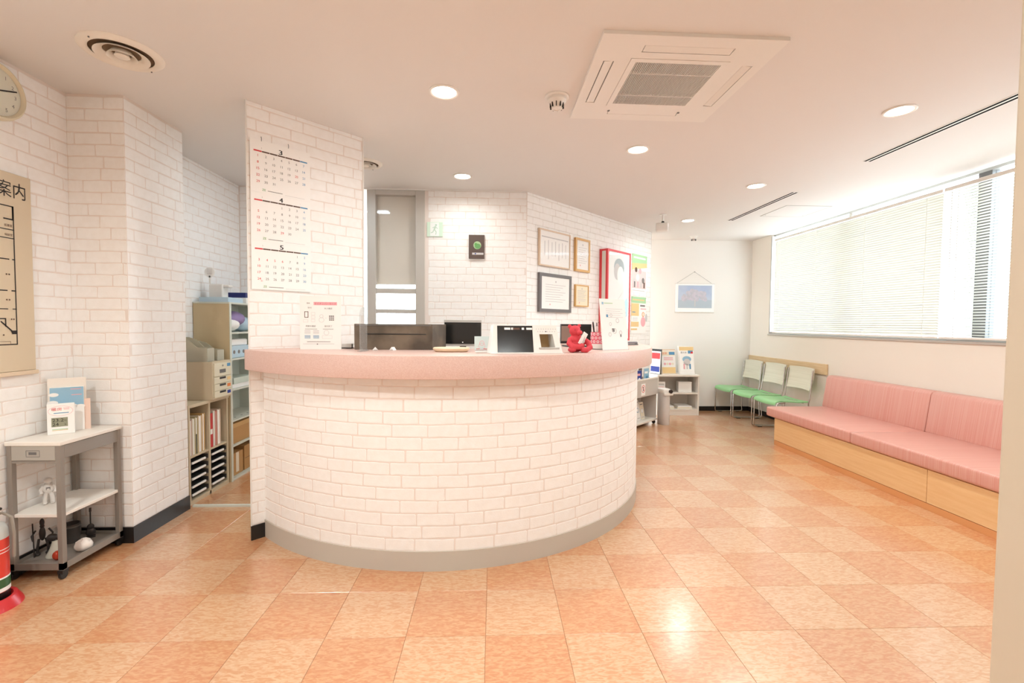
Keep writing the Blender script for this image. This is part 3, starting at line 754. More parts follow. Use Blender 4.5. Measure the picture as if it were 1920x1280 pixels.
# fire extinguisher and its red stand
EX, EY = -2.065, 1.945
t = thing('extinguisher_stand', 'glossy red round floor stand of the fire extinguisher', 'stand', (EX, EY, 0))
MB().lathe([(.068, .004), (.068, .028), (.076, .040), (.088, .040), (.104, .012), (.108, 0), (.064, 0), (.068, .004)], 40).build('ring', RED, t, smooth=40)
MB().cyl((0, 0, .0), (0, 0, .006), .07, n=32).build('floor_pan', BLACKP, t)
t = thing('fire_extinguisher', 'red fire extinguisher with white shoulder and printed label in the red stand', 'fire extinguisher', (EX-.004, EY+.02, .0065))
MB().lathe([(0, 0), (.052, 0), (.056, .006), (.056, .05)], 32).build('foot', BLACKP, t, smooth=40)
MB().lathe([(.0565, .05), (.0568, .23), (.0568, .27)], 32).build('cylinder', mat('ext_red', (222, 66, 52), .35), t, smooth=40)
MB().lathe([(.0568, .27), (.0555, .30), (.046, .325), (.026, .34), (.016, .345), (.016, .37), (0, .37)], 32).build('shoulder', mat('ext_grey', (196, 196, 190), .3), t, smooth=40)
MB().lathe([(.0573, .052), (.0573, .068)], 32).build('white_band', PAPER, t, smooth=40)
MB().lathe([(.0573, .068), (.0573, .105)], 32).build('green_band', mat('ext_green', (54, 96, 56), .4), t, smooth=40)
MB().lathe([(.0573, .105), (.0573, .112)], 32).build('white_band', PAPER, t, smooth=40)
MB().lathe([(.0573, .212), (.0573, .215)], 32).build('stripe', PAPER, t, smooth=40); MB().lathe([(.0573, .225), (.0573, .228)], 32).build('stripe', PAPER, t, smooth=40)
for k, m_ in enumerate((INKY, INKY, INKN)):
    a = R(-62+k*26-20); x, y = .0578*math.cos(a), .0578*math.sin(a)
    S = Sheet(); S.disc(0, 0, .011, m_); S.disc(0, 0, .007, PAPER if k != 1 else INKO, 2); S.build('class_mark', t, (x, y, .145), a+math.pi/2)
a = R(-38); S = Sheet(); S.rect(-.02, 0, .02, .010, INKN); S.build('blue_mark', t, (.0578*math.cos(a), .0578*math.sin(a), .245), a+math.pi/2)
MB().tube([(0, 0, .37), (0, 0, .385), (.01, 0, .395), (.06, -.01, .40)], .006, 8).build('lever', BLACKP, t, smooth=60)
MB().tube([(0, 0, .362), (.035, .02, .372), (.062, .03, .35), (.066, .034, .28), (.064, .033, .18)], .006, 8).build('hose', mat('hose_grey', (150, 140, 128), .5), t, smooth=60)

# ------------------------------------------------------------------ office shelves
FX = -1.925; WX = -2.17
t = thing('low_cabinet', 'low beige open cabinet with folders and trays inside the office opening', 'cabinet', (WX, 3.0, 0))
D = FX-WX; W_ = .44; Hc = .645
mb = MB()
for y in (0, W_/2-.008, W_-.016): MB().box(0, D, y, y+.016, 0, Hc-.02).build('side_panel', OFFICE, t, bevel=.001)
MB().box(-.0, D+.004, -.006, W_+.006, Hc-.02, Hc).build('top', OFFICE, t, bevel=.002); MB().box(0, .01, .016, W_-.016, .02, Hc-.02).build('back', OFFICE, t)
MB().box(0, D, .016, W_-.016, 0, .025).build('plinth', OFFICE, t)
TRAYM = mat('tray_dark', (74, 72, 70), .4)
for c in (0, 1):
    y0 = .018+c*(W_/2-.008); y1 = y0+W_/2-.030
    for k in range(5):
        z = .045+k*.052
        o = MB().box(.02, D-.01, y0, y1, z, z+.006).box(.02, D-.006, y0, y0+.004, z, z+.03).box(.02, D-.006, y1-.004, y1, z, z+.03).build('paper_tray', TRAYM, t)
        MB().box(D-.012, D-.004, y0+.02, y1-.03, z+.004, z+.016).build('paper_stack', PAPER, o)
FOLD = [(224, 206, 176), (236, 224, 204), (206, 188, 150), (226, 200, 170), (218, 176, 120)]
def folder(x, y, z, w, h, d, c, label, tilt=0, name='file_folder', group='folders in the low beige cabinet'):
    t = thing(name, label, 'folder', (x, y, z), 0, group); t.rotation_euler = (tilt, 0, 0)
    m_ = mat('folder_'+name, c, .6)
    MB().box(-d, 0, 0, w*.18, 0, h).build('cover', m_, t); MB().box(-d, 0, w*.82, w, 0, h*.985).build('cover', m_, t)
    MB().box(-d+.002, -.003, w*.18, w*.82, .002, h*.97).build('pages', PAPER, t)
    return t
zf = .312
MB().box(0.012, D-.004, .017, W_/2-.009, zf-.012, zf).build('shelf', OFFICE, bpy.data.objects['low_cabinet']); MB().box(.012, D-.004, W_/2+.009, W_-.017, zf-.012, zf).build('shelf', OFFICE, bpy.data.objects['low_cabinet'])
yy = 3.022
for c, w, h, l in (((216, 186, 172), .030, .235, 'pinkish folder at the near end of the low beige cabinet'), ((236, 228, 210), .022, .240, 'cream folder between the pinkish folder and the olive one'),
                   ((196, 184, 140), .026, .242, 'olive beige folder in the low cabinet'), ((232, 216, 190), .034, .246, 'thick cream folder with a fold in the low cabinet'), ((222, 182, 122), .026, .255, 'tan folder beside the middle divider of the low cabinet')):
    folder(FX-.012, yy, zf, w, h, .19, c, l); yy += w+.006
yy = 3.238
for c, w, h, l in (((206, 40, 44), .036, .235, 'bright red binder with a white spine label in the low cabinet'), ((238, 230, 216), .022, .25, 'cream file standing beside the red binder'), ((214, 106, 84), .014, .245, 'thin orange-red file in the low cabinet'), ((226, 204, 184), .040, .25, 'wide pinkish beige file at the far end of the low cabinet')):
    f_ = folder(FX-.012, yy, zf, w, h, .19, c, l)
    if c[0] == 206 and c[1] == 40:
        MB().box(-.0, .0008, .004, .032, .09, .125).build('spine_label', PAPER, f_)
        MB().box(-.001, .0003, .0, .036, .0, .235).build('spine', RED, f_)
    yy += w+.005
MB().box(0, .0008, .006, .014, 0, .13).build('black_tab', BLACKP, bpy.data.objects['file_folder.002'])

# drawer unit on the cabinet
t = thing('drawer_unit', 'small beige desktop drawer unit with five drawers on the low cabinet', 'drawer unit', (-2.155, 3.205, Hc))
D2 = .262; W2 = .225; H2 = .26
MB().box(0, D2, 0, W2, 0, H2).build('case', OFFICE, t, bevel=.003)
OFFW = mat('drawer_pale', (226, 218, 194), .45)
for k, (z0, z1) in enumerate(((.158, .248), (.108, .152), (.060, .104), (.012, .056))):
    o = MB().box(D2, D2+.008, .012, W2-.012, z0, z1).build('drawer', OFFW, t, bevel=.001)
    MB().box(D2+.0075, D2+.010, .07, .14, z1-.016 if k else z0+.02, z1-.002 if k else z0+.045).build('finger_pull', BLACKP if k else STEELD, o)
    MB().box(D2+.0075, D2+.009, .16, .20, z1-.03, z1-.008).build('label_tab', (INKB, INKY, INKO, INKN)[k], o)
    if k == 0: MB().cyl((D2+.008, .105, z1-.02), (D2+.012, .105, z1-.02), .007, n=14).build('lock', CHROME, o)
for k, (y, h) in enumerate(((3.215, .165), (3.33, .135))):
    t = thing('file_box', ('taller' if k == 0 else 'lower')+' translucent magazine file box on the desktop drawer unit', 'file box', (-2.15, y, Hc+H2), 0, 'translucent file boxes on the drawer unit')
    pr = [(0, 0), (.22, 0), (.22, h*.55), (.15, h*.6), (.10, h*.9), (.05, h), (0, h)]
    for yy in (0, .077): MB().extr([(x, z) for x, z in pr], 1, yy, yy+.002).build('side_wall', CLEARP, t)
    MB().box(0, .22, .002, .077, 0, .003).build('bottom', CLEARP, t); MB().box(.2185, .22, .002, .077, .003, h*.55).build('front_wall', CLEARP, t); MB().box(0, .002, .002, .077, .003, h).build('back_wall', CLEARP, t)
    MB().box(.02, .20, .01, .05, .0035, h*.5).build('papers', PAPERC, t)

# metal shelving
t = thing('metal_shelving', 'tall pale metal shelving unit with perforated shelves by the office wall', 'shelving', (WX, 3.455, 0))
W3 = .60; H3 = 1.32; D3 = .255
for y in (0, W3-.012): MB().box(0, D3, y, y+.012, 0, H3-.012).build('side_panel', mat('shelf_side', (206, 186, 148), .5) if y == 0 else OFFICEG, t)
for y in (0, W3-.022): MB().box(D3, D3+.004, y, y+.022, 0, H3).build('front_post', OFFICEG, t)
MB().box(0, .006, .012, W3-.012, 0, H3-.012).build('back', OFFICEG, t); MB().box(0, D3+.003, -.004, W3+.004, H3-.012, H3).build('top', OFFICEG, t, bevel=.001)
SH = [.012, .262, .449, .679, .905, 1.10]
for z in SH:
    o = MB().box(.006, D3, .012, W3-.012, z-.012, z).build('shelf', OFFICEG, t)
    for k in range(6):
        MB().cyl((D3-.05, .06+k*.09, z-.0005), (D3-.05, .06+k*.09, z+.0008), .008, n=8).build('hole', STEELD, o)
def simple(name, label, cat, loc, parts, group=None, rz=0):
    t = thing(name, label, cat, loc, rz, group)
    for n, geo, m, bv in parts: geo.build(n, m, t, bevel=bv)
    return t
simple('cardboard_box', 'cardboard box with taped lid on the lowest shelf of the metal shelving', 'box', (WX+.02, 3.52, SH[0]+.0008), [('body', MB().box(0, .2, 0, .16, 0, .17), CARD, .002), ('tape', MB().box(.1995, .201, .06, .10, .02, .17), PAPERC, 0)])
simple('cardboard_box', 'plain brown cardboard box beside the taped one on the lowest shelf', 'box', (WX+.02, 3.70, SH[0]+.0008), [('body', MB().box(0, .2, 0, .26, 0, .19), CARD, .002), ('flap_line', MB().box(.2, .2008, .01, .25, .09, .093), BROWN, 0)])
simple('cardboard_box', 'wide cardboard carton on the second shelf of the metal shelving', 'box', (WX+.02, 3.50, SH[1]+.0008), [('body', MB().box(0, .215, 0, .42, 0, .15), CARD, .002), ('lid', MB().box(-.003, .219, -.003, .423, .12, .153), mat('carton_lid', (206, 166, 110), .7), .001)])
simple('paper_stack', 'stack of white papers on the fourth shelf of the metal shelving', 'paper stack', (WX+.02, 3.52, SH[3]+.0008), [('lower_sheets', MB().box(0, .21, 0, .36, 0, .03), PAPER, 0), ('upper_sheets', MB().box(.01, .215, .02, .30, .03, .075), mat('paper_green', (206, 216, 204), .7), 0)])
t = simple('storage_basket', 'pale perforated plastic basket with white packs on the fifth shelf', 'basket', (WX+.02, 3.50, SH[4]+.0008), [('basket', MB().box(0, .215, 0, .30, 0, .09), BLUEP, .006)])
for k in range(4): MB().cyl((.214, .05+k*.065, .045), (.2165, .05+k*.065, .045), .014, n=12).build('hole', INKG, t)
MB().box(.02, .20, .02, .27, .09, .14).build('white_packs', PAPER, t, bevel=.01)
t = simple('plastic_bags', 'heap of purple and white plastic bags on the top shelf of the metal shelving', 'plastic bags', (WX+.02, 3.50, SH[5]+.0008), [])
MB().ell((.12, .10, .055), (.10, .10, .055)).build('white_bag', PAPER, t, smooth=60); MB().ell((.13, .17, .10), (.085, .13, .06)).build('purple_bag', PURPLE, t, smooth=60); MB().ell((.12, .32, .06), (.09, .10, .06)).build('clear_bag', BLUEP, t, smooth=60)
# on top of the shelving
simple('shallow_tray', 'shallow pale blue plastic tray lying on the metal shelving', 'tray', (WX+.03, 3.475, H3), [('base', MB().box(0, .21, 0, .20, 0, .006), BLUEP, .002), ('rim', frame_plate(MB(), .1, .094, 0, .03).xf(Matrix.Translation((.105, .1, .006)) @ Matrix.Scale(1.03, 4, (1, 0, 0))), BLUEP, 0)])
t = thing('white_dispenser', 'white box dispenser holding a round paddle fan on top of the metal shelving', 'dispenser', (WX+.115, 3.575, H3+.0065))
MB().box(-.05, .05, -.04, .04, 0, .13).build('box', PLASTIC, t, bevel=.008); MB().box(-.02, .09, -.03, .03, .105, .125).build('spout', PLASTIC, t, bevel=.006)
o = MB().box(-.006, .006, -.003, .003, .13, .19).build('fan_handle', PLASTIC, t)
o.location = (-.045, -.03, 0); o2 = disc_y(MB(), [(0, .003), (.038, .003), (.038, -.003), (0, -.003)]).build('fan_paddle', PAPER, t, loc=(-.045, -.03, .215))
S = Sheet()
for k in range(4): S.rect(-.018, -.012+k*.011, .02, -.009+k*.011, INKL)
S.build('fan_print', t, (-.045, -.0335, .215))
t = simple('navy_box', 'navy and white printed carton lying on top of the metal shelving', 'box', (WX+.02, 3.72, H3), [('white_carton', MB().box(0, .22, 0, .26, 0, .045), PAPER, .001), ('navy_carton', MB().box(0, .21, .01, .26, .045, .085), NAVY, .001)])

# ------------------------------------------------------------------ calendar on the wing wall
t = thing('wall_calendar', 'three-month white wall calendar hanging on the wing wall', 'calendar', (-1.30, 2.52, 0), R(45))
cu0, cu1 = .018, .335; cz0, cz1 = 1.352, 2.145
MB().box(cu0, cu1, -.007, -.0035, cz0, cz1).build('backing', PAPER, t)
YB_ = [(3, 2.145, 1.868, 0, 31, (20,)), (4, 1.868, 1.610, 3, 30, (29,)), (5, 1.610, 1.352, 5, 31, (3, 4, 5, 6))]
for mo, zt_, zb_, first, nd, hol in YB_:
    MB().box(cu0+.001, cu1-.001, -.0085, -.007, zb_+.002, zt_-.001).build('month_page', PAPER, t)
    S = Sheet(); zh = zb_+.2145
    S.text(str(mo), .172, zh+.011, .024, INK, 'C', 2, w=.018); S.text(str(mo), .1735, zh+.011, .024, INK, 'C', 3, w=.018)
    S.text('2', .075, zh+.018, .006, INKG); S.text(str((mo % 12)+1), .275, zh+.018, .006, INKL)
    cw = (cu1-cu0-.035)/7; u0 = cu0+.0175
    S.rect(u0, zh, u0+cw, zh+.007, INKR)
    for k in range(1, 6): S.rect(u0+k*cw+.001, zh, u0+(k+1)*cw-.001, zh+.007, BROWN)
    S.rect(u0+6*cw, zh, u0+7*cw, zh+.007, INKB)
    for d in range(1, nd+1):
        i = first+d-1; c, r = i % 7, i//7
        if r == 5: continue
        S.text(str(d), u0+(c+.5)*cw, zh-.026-r*.034, .0125, INKR if (c == 0 or d in hol) else INKB if c == 6 else INKG if mo != 5 else INKG, 'C')
    if mo == 5: S.text('31', u0+.5*cw+.012, zh-.026-4*.034-.009, .008, INKR)
    S.text('ZE', u0+cw*1.0, zb_+.012, .011, INKGR, 'L', 2); S.rect(u0+cw*1.7, zb_+.014, u0+cw*3.6, zb_+.017, INKG); S.rect(u0+cw*3.9, zb_+.010, u0+cw*6.6, zb_+.0115, INKL)
    S.build('month_print', t, (0, -.0086, 0))['kind'] = 'stuff'
for u in (.075, .215): MB().tube([(u, -.006, cz1-.012), (u, -.010, cz1+.008), (u, -.004, cz1+.020)], .0015, 6).build('hook', STEELD, t)

# ------------------------------------------------------------------ things on the counter
CT = 1.0335
def arcpos(r, deg): return CX+r*math.cos(R(deg)), CY+r*math.sin(R(deg))
t = thing('counter_poster', 'white printed instruction poster with pink heading standing by the wing wall on the counter', 'poster', (-.925, 2.533, CT), R(5))
MB().box(-.106, .106, -.002, .002, 0, .287).build('board', PAPER, t); MB().box(-.106, .106, .002, .05, 0, .003).build('foot', CLEAR, t)
S = Sheet(); S.rect(-.035, .237, .085, .254, INKP); S.text('マイナンバーカード', .025, .2395, .011, INKR, 'C', 2, w=.112); S.text('簡単', -.062, .243, .008, INKG, 'C', 2)
for u, v, tx in ((-.055, .218, '受付'), (.04, .215, '本人確認'), (-.05, .120, '同意の確認'), (.04, .120, '受付完了')): S.text(tx, u, v, .0095, INKG, 'C', 2)
S.box(-.082, .170, -.062, .203, .003, BROWN); S.box(-.088, .145, -.064, .160, .001, INKL)
for r in range(3): S.box(-.047, .147+r*.018, -.028, .162+r*.018, .001, INKL)
S.ring(.005, .178, .008, .0095, INKL); S.ring(.005, .158, .012, .0135, INKL); S.text('+', .028, .165, .006, INKL)
for i in range(3):
    for j in range(3): S.rect(.044+i*.009, .155+j*.010, .051+i*.009, .162+j*.010, INKG)
for c in (-.082, -.038):
    for k in range(3): S.rect(c, .085+k*.007, c+.030, .088+k*.007, INKL)
    for k in range(3): S.rect(c, .060+k*.006, c+.030, .063+k*.006, INKB)
S.ring(.03, .09, .012, .0135, INKL); S.box(.008, .058, .06, .075, .001, INKL)
S.rect(-.08, .108, -.018, .110, INKG); S.rect(.012, .108, .066, .110, INKG); S.rect(-.07, .040, .05, .0425, INKG); S.rect(-.09, .029, .07, .031, INKL); S.rect(-.02, .026, -.014, .032, INKG)
S.build('poster_print', t, (0, -.0022, 0))
simple('card_box', 'small white card box with a black base on the counter', 'box', (-.825, 2.66, CT), [('base', MB().box(-.032, .032, -.02, .02, 0, .004), BLACKP, .001), ('box', MB().box(-.029, .029, -.017, .017, .004, .026), PLASTIC, .002)])
t = thing('acrylic_divider', 'clear acrylic divider with a rounded top standing on the counter', 'divider', (-.665, 2.41, CT), R(92))
pr = [(-.07, 0), (.07, 0), (.07, .17)]+[(.07*math.cos(a), .17+.055*math.sin(a)) for a in [R(15*k) for k in range(1, 12)]]+[(-.07, .17)]
MB().extr(pr, 1, -.003, .003).build('panel', CLEAR, t); MB().box(-.05, .05, -.018, .018, 0, .004).build('foot', CLEAR, t)
t = thing('smoked_box', 'wide dark smoked box with a slot line standing on the counter', 'office machine', (0, 0, CT))
MB().prism([(-.752, 2.548), (-.33, 2.542), (-.275, 2.72), (-.80, 2.72)], 0, .139).build('case', SMOKE, t, bevel=.002)
MB().box(-.69, -.365, 2.542, 2.548, .082, .087).build('slot', BLACKP, t); MB().box(-.742, -.338, 2.541, 2.546, .130, .134).build('edge_trim', STEELD, t)
for x, y, rz, l in ((-.625, 2.49, 20, 'small white folded note leaning beside the acrylic divider'), (-.535, 2.50, -30, 'small white folded note near the middle of the smoked box')):
    t = thing('folded_note', l, 'note', (x, y, CT), R(rz), 'folded notes before the smoked box')
    MB().extr([(-.014, 0), (.014, 0), (.013, .002), (0, .017), (-.013, .002)], 1, -.012, .012).build('paper', PAPER, t)
    MB().box(-.010, .010, -.0125, -.0121, .001, .003).build('printed_line', INKG, t)
t = thing('wooden_tray', 'pale oval wooden tray on the counter', 'tray', (-.215, 2.40, CT))
def oval(rx, ry, n=36): return [(math.copysign(abs(math.cos(a))**.7, math.cos(a))*rx, math.copysign(abs(math.sin(a))**.7, math.sin(a))*ry) for a in [2*math.pi*k/n for k in range(n)]]
vs = []; ps = [(.080, .045, 0), (.092, .056, .010), (.094, .058, .018), (.090, .054, .022), (.082, .047, .016)]
for rx_, ry_, z in ps: vs += [(x, y, z) for x, y in oval(rx_, ry_)]
n = 36; fs = [(j*n+i, j*n+(i+1) % n, (j+1)*n+(i+1) % n, (j+1)*n+i) for j in range(4) for i in range(n)]+[tuple(range(n)), tuple(range(4*n, 5*n))]
MB().add(vs, fs).build('dish', WOODTRAY, t, smooth=50)
MB().prism(oval(.074, .040), .0162, .0175).build('pad', mat('tray_pad', (244, 226, 198), .7), t)
t = thing('pastel_card_stand', 'small pale blue card in a stand beside the card reader', 'card', (-.060, 2.46, CT), R(4))
MB().box(-.039, .039, 0, .004, .006, .078).build('card', mat('card_pastel', (214, 232, 232), .6), t); MB().box(-.036, .036, -.008, .014, 0, .006).build('foot', CLEAR, t)
S = Sheet(); S.ring(0, .042, .011, .013, INKP); S.ring(0, .026, .016, .0175, INKP); S.rect(-.03, .010, -.012, .013, INKR); S.rect(.008, .010, .028, .013, INKR); S.build('card_print', t, (0, -.0003, 0))
simple('pen_rest', 'slim white pen rest beside the card reader', 'pen rest', (-.045, 2.325, CT), [('body', MB().box(-.045, .028, -.012, .012, 0, .008), PLASTIC, .003), ('groove', MB().box(-.038, .020, -.003, .003, .0078, .0085), PLASTICG, 0)], rz=R(8))
# face recognition card reader
t = thing('card_reader_terminal', 'white wedge card reader terminal with black screen on the counter', 'terminal', (.168, 2.262, CT), R(11))
RW, RT, RH, RD = .182, .160, .140, .05
sl = math.atan2(RD, RH)
# face split: left solid, right frame around the card opening
def P(u, f): # u at bottom scale, f = 0..1 height
    return (u*(RW+(RT-RW)*f)/RW, RD*f, RH*f)
def quad_solid(mb, u0, u1, f0, f1, back):
    a = [P(u0, f0), P(u1, f0), P(u1, f1), P(u0, f1)]
    b = [(x, back, z) for x, y, z in a]
    mb.add(a+b, [(0, 1, 2, 3), (7, 6, 5, 4), (0, 4, 5, 1), (1, 5, 6, 2), (2, 6, 7, 3), (3, 7, 4, 0)])
mb = MB(); o0, o1, g0, g1 = .075, .150, .18, .68; bk = .115
quad_solid(mb, -RW, o0, 0, 1, bk); quad_solid(mb, o1, RW, 0, 1, bk); quad_solid(mb, o0, o1, 0, g0, bk); quad_solid(mb, o0, o1, g1, 1, bk)
mb.build('housing', PLASTIC, t)
MB().box(o0-.004, o1+.004, bk-.004, bk+.002, .0, .11).build('slot_back', CORK, t)
MB().box(o0-.014, o1+.016, .004, .045, .022, .030).build('card_ledge', PLASTICG, t, bevel=.001)
MB().box(-RW-.004, RW+.004, -.004, bk, 0, .004).build('base_plate', PLASTIC, t)
S = Sheet(); hh = RH/math.cos(sl)
def W(u, f): return u*(RW+(RT-RW)*f)/RW, f*hh
S.poly([W(-.150, .05), W(.032, .05), W(.040, .97), W(-.162, .97)], SCREEN, 2)
for u, w in ((-.120, .030), (-.082, .012), (-.022, .012), (.004, .030)):
    a = W(u, .83); S.rect(a[0]-.0, a[1], a[0]+w, a[1]+.011, PAPER, 3)
S.rect(-.066, .83*hh, -.030, .83*hh+.010, BROWN, 3)
for k in range(9): S.disc(.055+k*.0125, .86*hh, .003, INKL, 2, 8)
for k in range(8): S.disc(.062+k*.0125, .77*hh, .003, INKL, 2, 8)
S.disc(.104, .77*hh, .003, INK, 3, 8)
S.build('front_print', t, (0, -.0003, 0), 0, -sl)

# red bear holding a phone-like card
t = thing('bear_figurine', 'red seated bear figure hugging a small white card on the counter', 'figurine', (.437, 2.415, CT), R(8))
mb = MB()
mb.ell((0, .004, .040), (.045, .038, .040)); mb.ell((-.004, .0, .065), (.038, .032, .030)); mb.ell((-.012, -.004, .112), (.031, .029, .029)); mb.ell((.004, -.024, .103), (.018, .018, .014))
mb.ell((-.038, .004, .134), (.011, .007, .011)); mb.ell((.014, .006, .138), (.010, .007, .010)); mb.ell((-.012, -.002, .086), (.020, .018, .012))
mb.tube([(-.036, 0, .070), (-.048, -.022, .046), (-.034, -.046, .030), (-.004, -.054, .030), (.018, -.048, .040)], .0145, 10, taper=[.9, 1.1, 1.1, 1, .8])
mb.tube([(.034, 0, .070), (.058, -.014, .050), (.060, -.036, .026), (.036, -.052, .014), (.006, -.056, .014)], .0145, 10, taper=[.9, 1.1, 1.1, 1, .8])
mb.ell((-.034, -.026, .014), (.020, .036, .014)); mb.ell((.030, -.024, .013), (.020, .034, .013))
o = mb.build('body', BEARM, t, smooth=60)
rm = o.modifiers.new('remesh', 'REMESH'); rm.mode = 'VOXEL'; rm.voxel_size = .0022; rm.use_smooth_shade = True
sm = o.modifiers.new('smooth', 'SMOOTH'); sm.factor = .6; sm.iterations = 6
for x in (-.020, .008): MB().ell((x, -.031+abs(x)*.1, .116), (.0025, .0025, .0035), 8, 6).build('eye', INK, t)
MB().ell((.006, -.041, .107), (.005, .003, .0035), 8, 6).build('nose', mat('bear_dark', (120, 24, 34), .6), t)
o = MB().box(-.017, .017, -.002, .002, -.034, .034).build('card', PAPER, t, bevel=.002); o.location = (.022, -.034, .072); o.rotation_euler = (R(12), R(26), R(30))
S = Sheet(); S.rect(-.010, -.020, .010, .018, INKL); S.disc(0, .022, .003, INKG, 2, 8); S.rect(-.006, -.028, .006, -.025, INKG)
S.build('card_print', t, (.022, -.034, .072))
_p = t.children[-1]; _p.rotation_euler = o.rotation_euler; _p.location = Vector(o.location)+o.rotation_euler.to_matrix() @ Vector((0, -.0023, 0))
# pen cup
t = thing('pen_cup', 'pink pen cup with white ring pattern and a white base on the counter', 'pen cup', (.620, 2.725, CT), R(14))
MB().lathe([(0, .004), (.044, .004), (.044, .032)], 36).build('white_base', PLASTIC, t, smooth=40)
MB().lathe([(.0440, .032), (.0440, .100), (.0415, .100), (.0415, .006), (0, .006)], 36).build('pink_wall', PINKC, t, smooth=40); MB().lathe([(0, 0), (.0445, 0), (.0445, .004), (0, .004)], 36).build('black_foot', BLACKP, t, smooth=40)
for r, off in ((0, 0), (1, .5), (2, 0)):
    for k in range(9):
        a = R(-90)+(k-4+off)*.50
        S = Sheet(); S.ring(0, 0, .0045, .0075, PAPER); S.build('ring_mark', t, (.0445*math.cos(a), .0445*math.sin(a), .045+r*.022), a+math.pi/2)
for k, (x, y, dx, dy, h, m_, l) in enumerate(((-.02, .005, -.025, .0, .148, REDF, 'red pen leaning in the pink pen cup'), (-.006, .012, -.004, .008, .150, PLASTIC, 'white pen in the pink pen cup'), (.012, .0, .010, .0, .152, mat('pen_salmon', (240, 150, 140), .4), 'salmon pen in the pink pen cup'), (-.026, -.006, -.022, -.004, .155, BLACKP, 'black pen in the pink pen cup'))):
    p_ = thing('pen', l, 'pen', (.620+x*.6, 2.725+y*.6, CT+.0065), 0, 'pens in the pink pen cup')
    MB().cyl((0, 0, .012), (dx*.7, dy*.7, h*.86), .0042, n=10).build('barrel', m_, p_, smooth=40); MB().cyl((0, 0, 0), (0, 0, .012), .0012, .0042, n=10).build('tip', PLASTICG, p_, smooth=40)
    MB().cyl((dx*.7, dy*.7, h*.86), (dx*.82, dy*.82, h), .0044, .0030, n=10).build('cap', INKG if m_ is PLASTIC else m_, p_, smooth=40)
# white poster stand
t = thing('white_poster_stand', 'white printed sheet in an acrylic stand at the window end of the counter', 'poster stand', (.705, 2.640, CT), R(33))
o = MB().box(-.106, .106, 0, .003, 0, .295).build('sheet', PAPER, t); o.rotation_euler = (R(-7), 0, 0)
MB().box(-.108, .108, -.004, .06, 0, .004).build('foot', CLEAR, t)
S = Sheet(); S.rect(-.09, .262, -.075, .276, SKYB); S.rect(-.07, .268, .0, .272, INKPG)
for u, v, r in ((-.02, .20, .010), (.03, .17, .014), (-.03, .15, .010), (.0, .11, .016), (.05, .10, .012), (-.04, .09, .012)): S.ring(u, v, r*.75, r, INKL)
S.rect(-.06, .19, -.045, .205, INKB); S.rect(-.02, .105, .0, .125, INKG); S.rect(.045, .075, .055, .09, INKG)
for k in range(5): S.rect(-.06, .236-k*.012, .08-.02*(k % 2), .238-k*.012, INKL)
S.build('sheet_print', t, (0, -.0004, 0), 0, R(-7))['kind'] = 'stuff'
simple('stapler', 'dark grey stapler lying near the angled wall on the counter', 'stapler', (.985, 3.29, CT), [('base', MB().box(-.055, .055, -.014, .014, 0, .008), STEELD, .002), ('arm', MB().box(-.050, .050, -.012, .012, .010, .024), mat('stapler_grey', (120, 112, 116), .4), .004), ('hinge', MB().box(.040, .052, -.010, .010, .006, .020), BLACKP, .001)], rz=R(20))
# monitors
def monitor(label, x, y, rz, w, h, zb, zdesk, rim=PLASTICG):
    t = thing('computer_monitor', label, 'monitor', (x, y, zdesk), R(rz))
    b = zb-zdesk
    MB().box(-w/2, w/2, 0, .022, b, b+h).build('bezel', rim, t, bevel=.002)
    MB().box(-w/2+.003, w/2-.003, -.0015, 0, b+.014, b+h-.016).build('screen', SCREEN, t)
    MB().box(-.02, .02, .022, .035, .008, b+h*.6).build('stand_neck', BLACKP, t); MB().box(-.07, .07, -.03, .08, 0, .008).build('stand_foot', BLACKP, t, bevel=.002)
    S = Sheet(); S.disc(0, 0, .004, PAPER); S.build('logo_dot', t, (-.0, -.0018, b+.024)); return t
monitor('small black monitor with pale bezel behind the wooden tray', -.192, 2.94, 0, .236, .165, 1.036, .71)
monitor('black monitor standing behind the red bear figure', .54, 3.0, 12, .21, .125, 1.055, CT, BLACKP)
t = bpy.data.objects['computer_monitor.001']; MB().box(-.105, -.035, -.0022, -.0016, .037, .135).build('pale_screen_part', mat('screen_brown', (140, 118, 106), .3), t)  # lighter brownish left part, for a second screen beside the dark one

# ------------------------------------------------------------------ angled wall: frames and posters
DW = (.28, 4.10, 0)
def framed(name, label, u0, u1, z0, z1, m, fw, depth, paper=PAPER, printer=None, cat='framed picture', off=.003):
    t = thing(name, label, cat, DW, R(45)); t.location = (DW[0]+(off)*.7071, DW[1]-off*.7071, 0)
    mb = MB(); mb.box(u0, u1, -depth, 0, z0, z0+fw).box(u0, u1, -depth, 0, z1-fw, z1).box(u0, u0+fw, -depth, 0, z0+fw, z1-fw).box(u1-fw, u1, -depth, 0, z0+fw, z1-fw)
    mb.build('frame', m, t); MB().box(u0+fw, u1-fw, -depth+.006, -.002, z0+fw, z1-fw).build('sheet', paper, t)
    if printer:
        S = Sheet(); printer(S, u0+fw, u1-fw, z0+fw, z1-fw); S.build('print', t, (0, -depth+.0057, 0))
    MB().box(u0+fw, u1-fw, -depth+.0015, -depth+.003, z0+fw, z1-fw).build('glass', GLASS, t)
    return t
def cert_v(S, a, b, c, d):
    for k in range(7):
        u = a+(b-a)*(.14+.12*k); S.rect(u, c+(d-c)*(.28-.1*(k % 3 == 1)), u+.009, d-(d-c)*(.30-.04*(k % 2)), INKL)
    S.rect(a+.02, d-.06, b-.02, d-.05, INKL, 2)
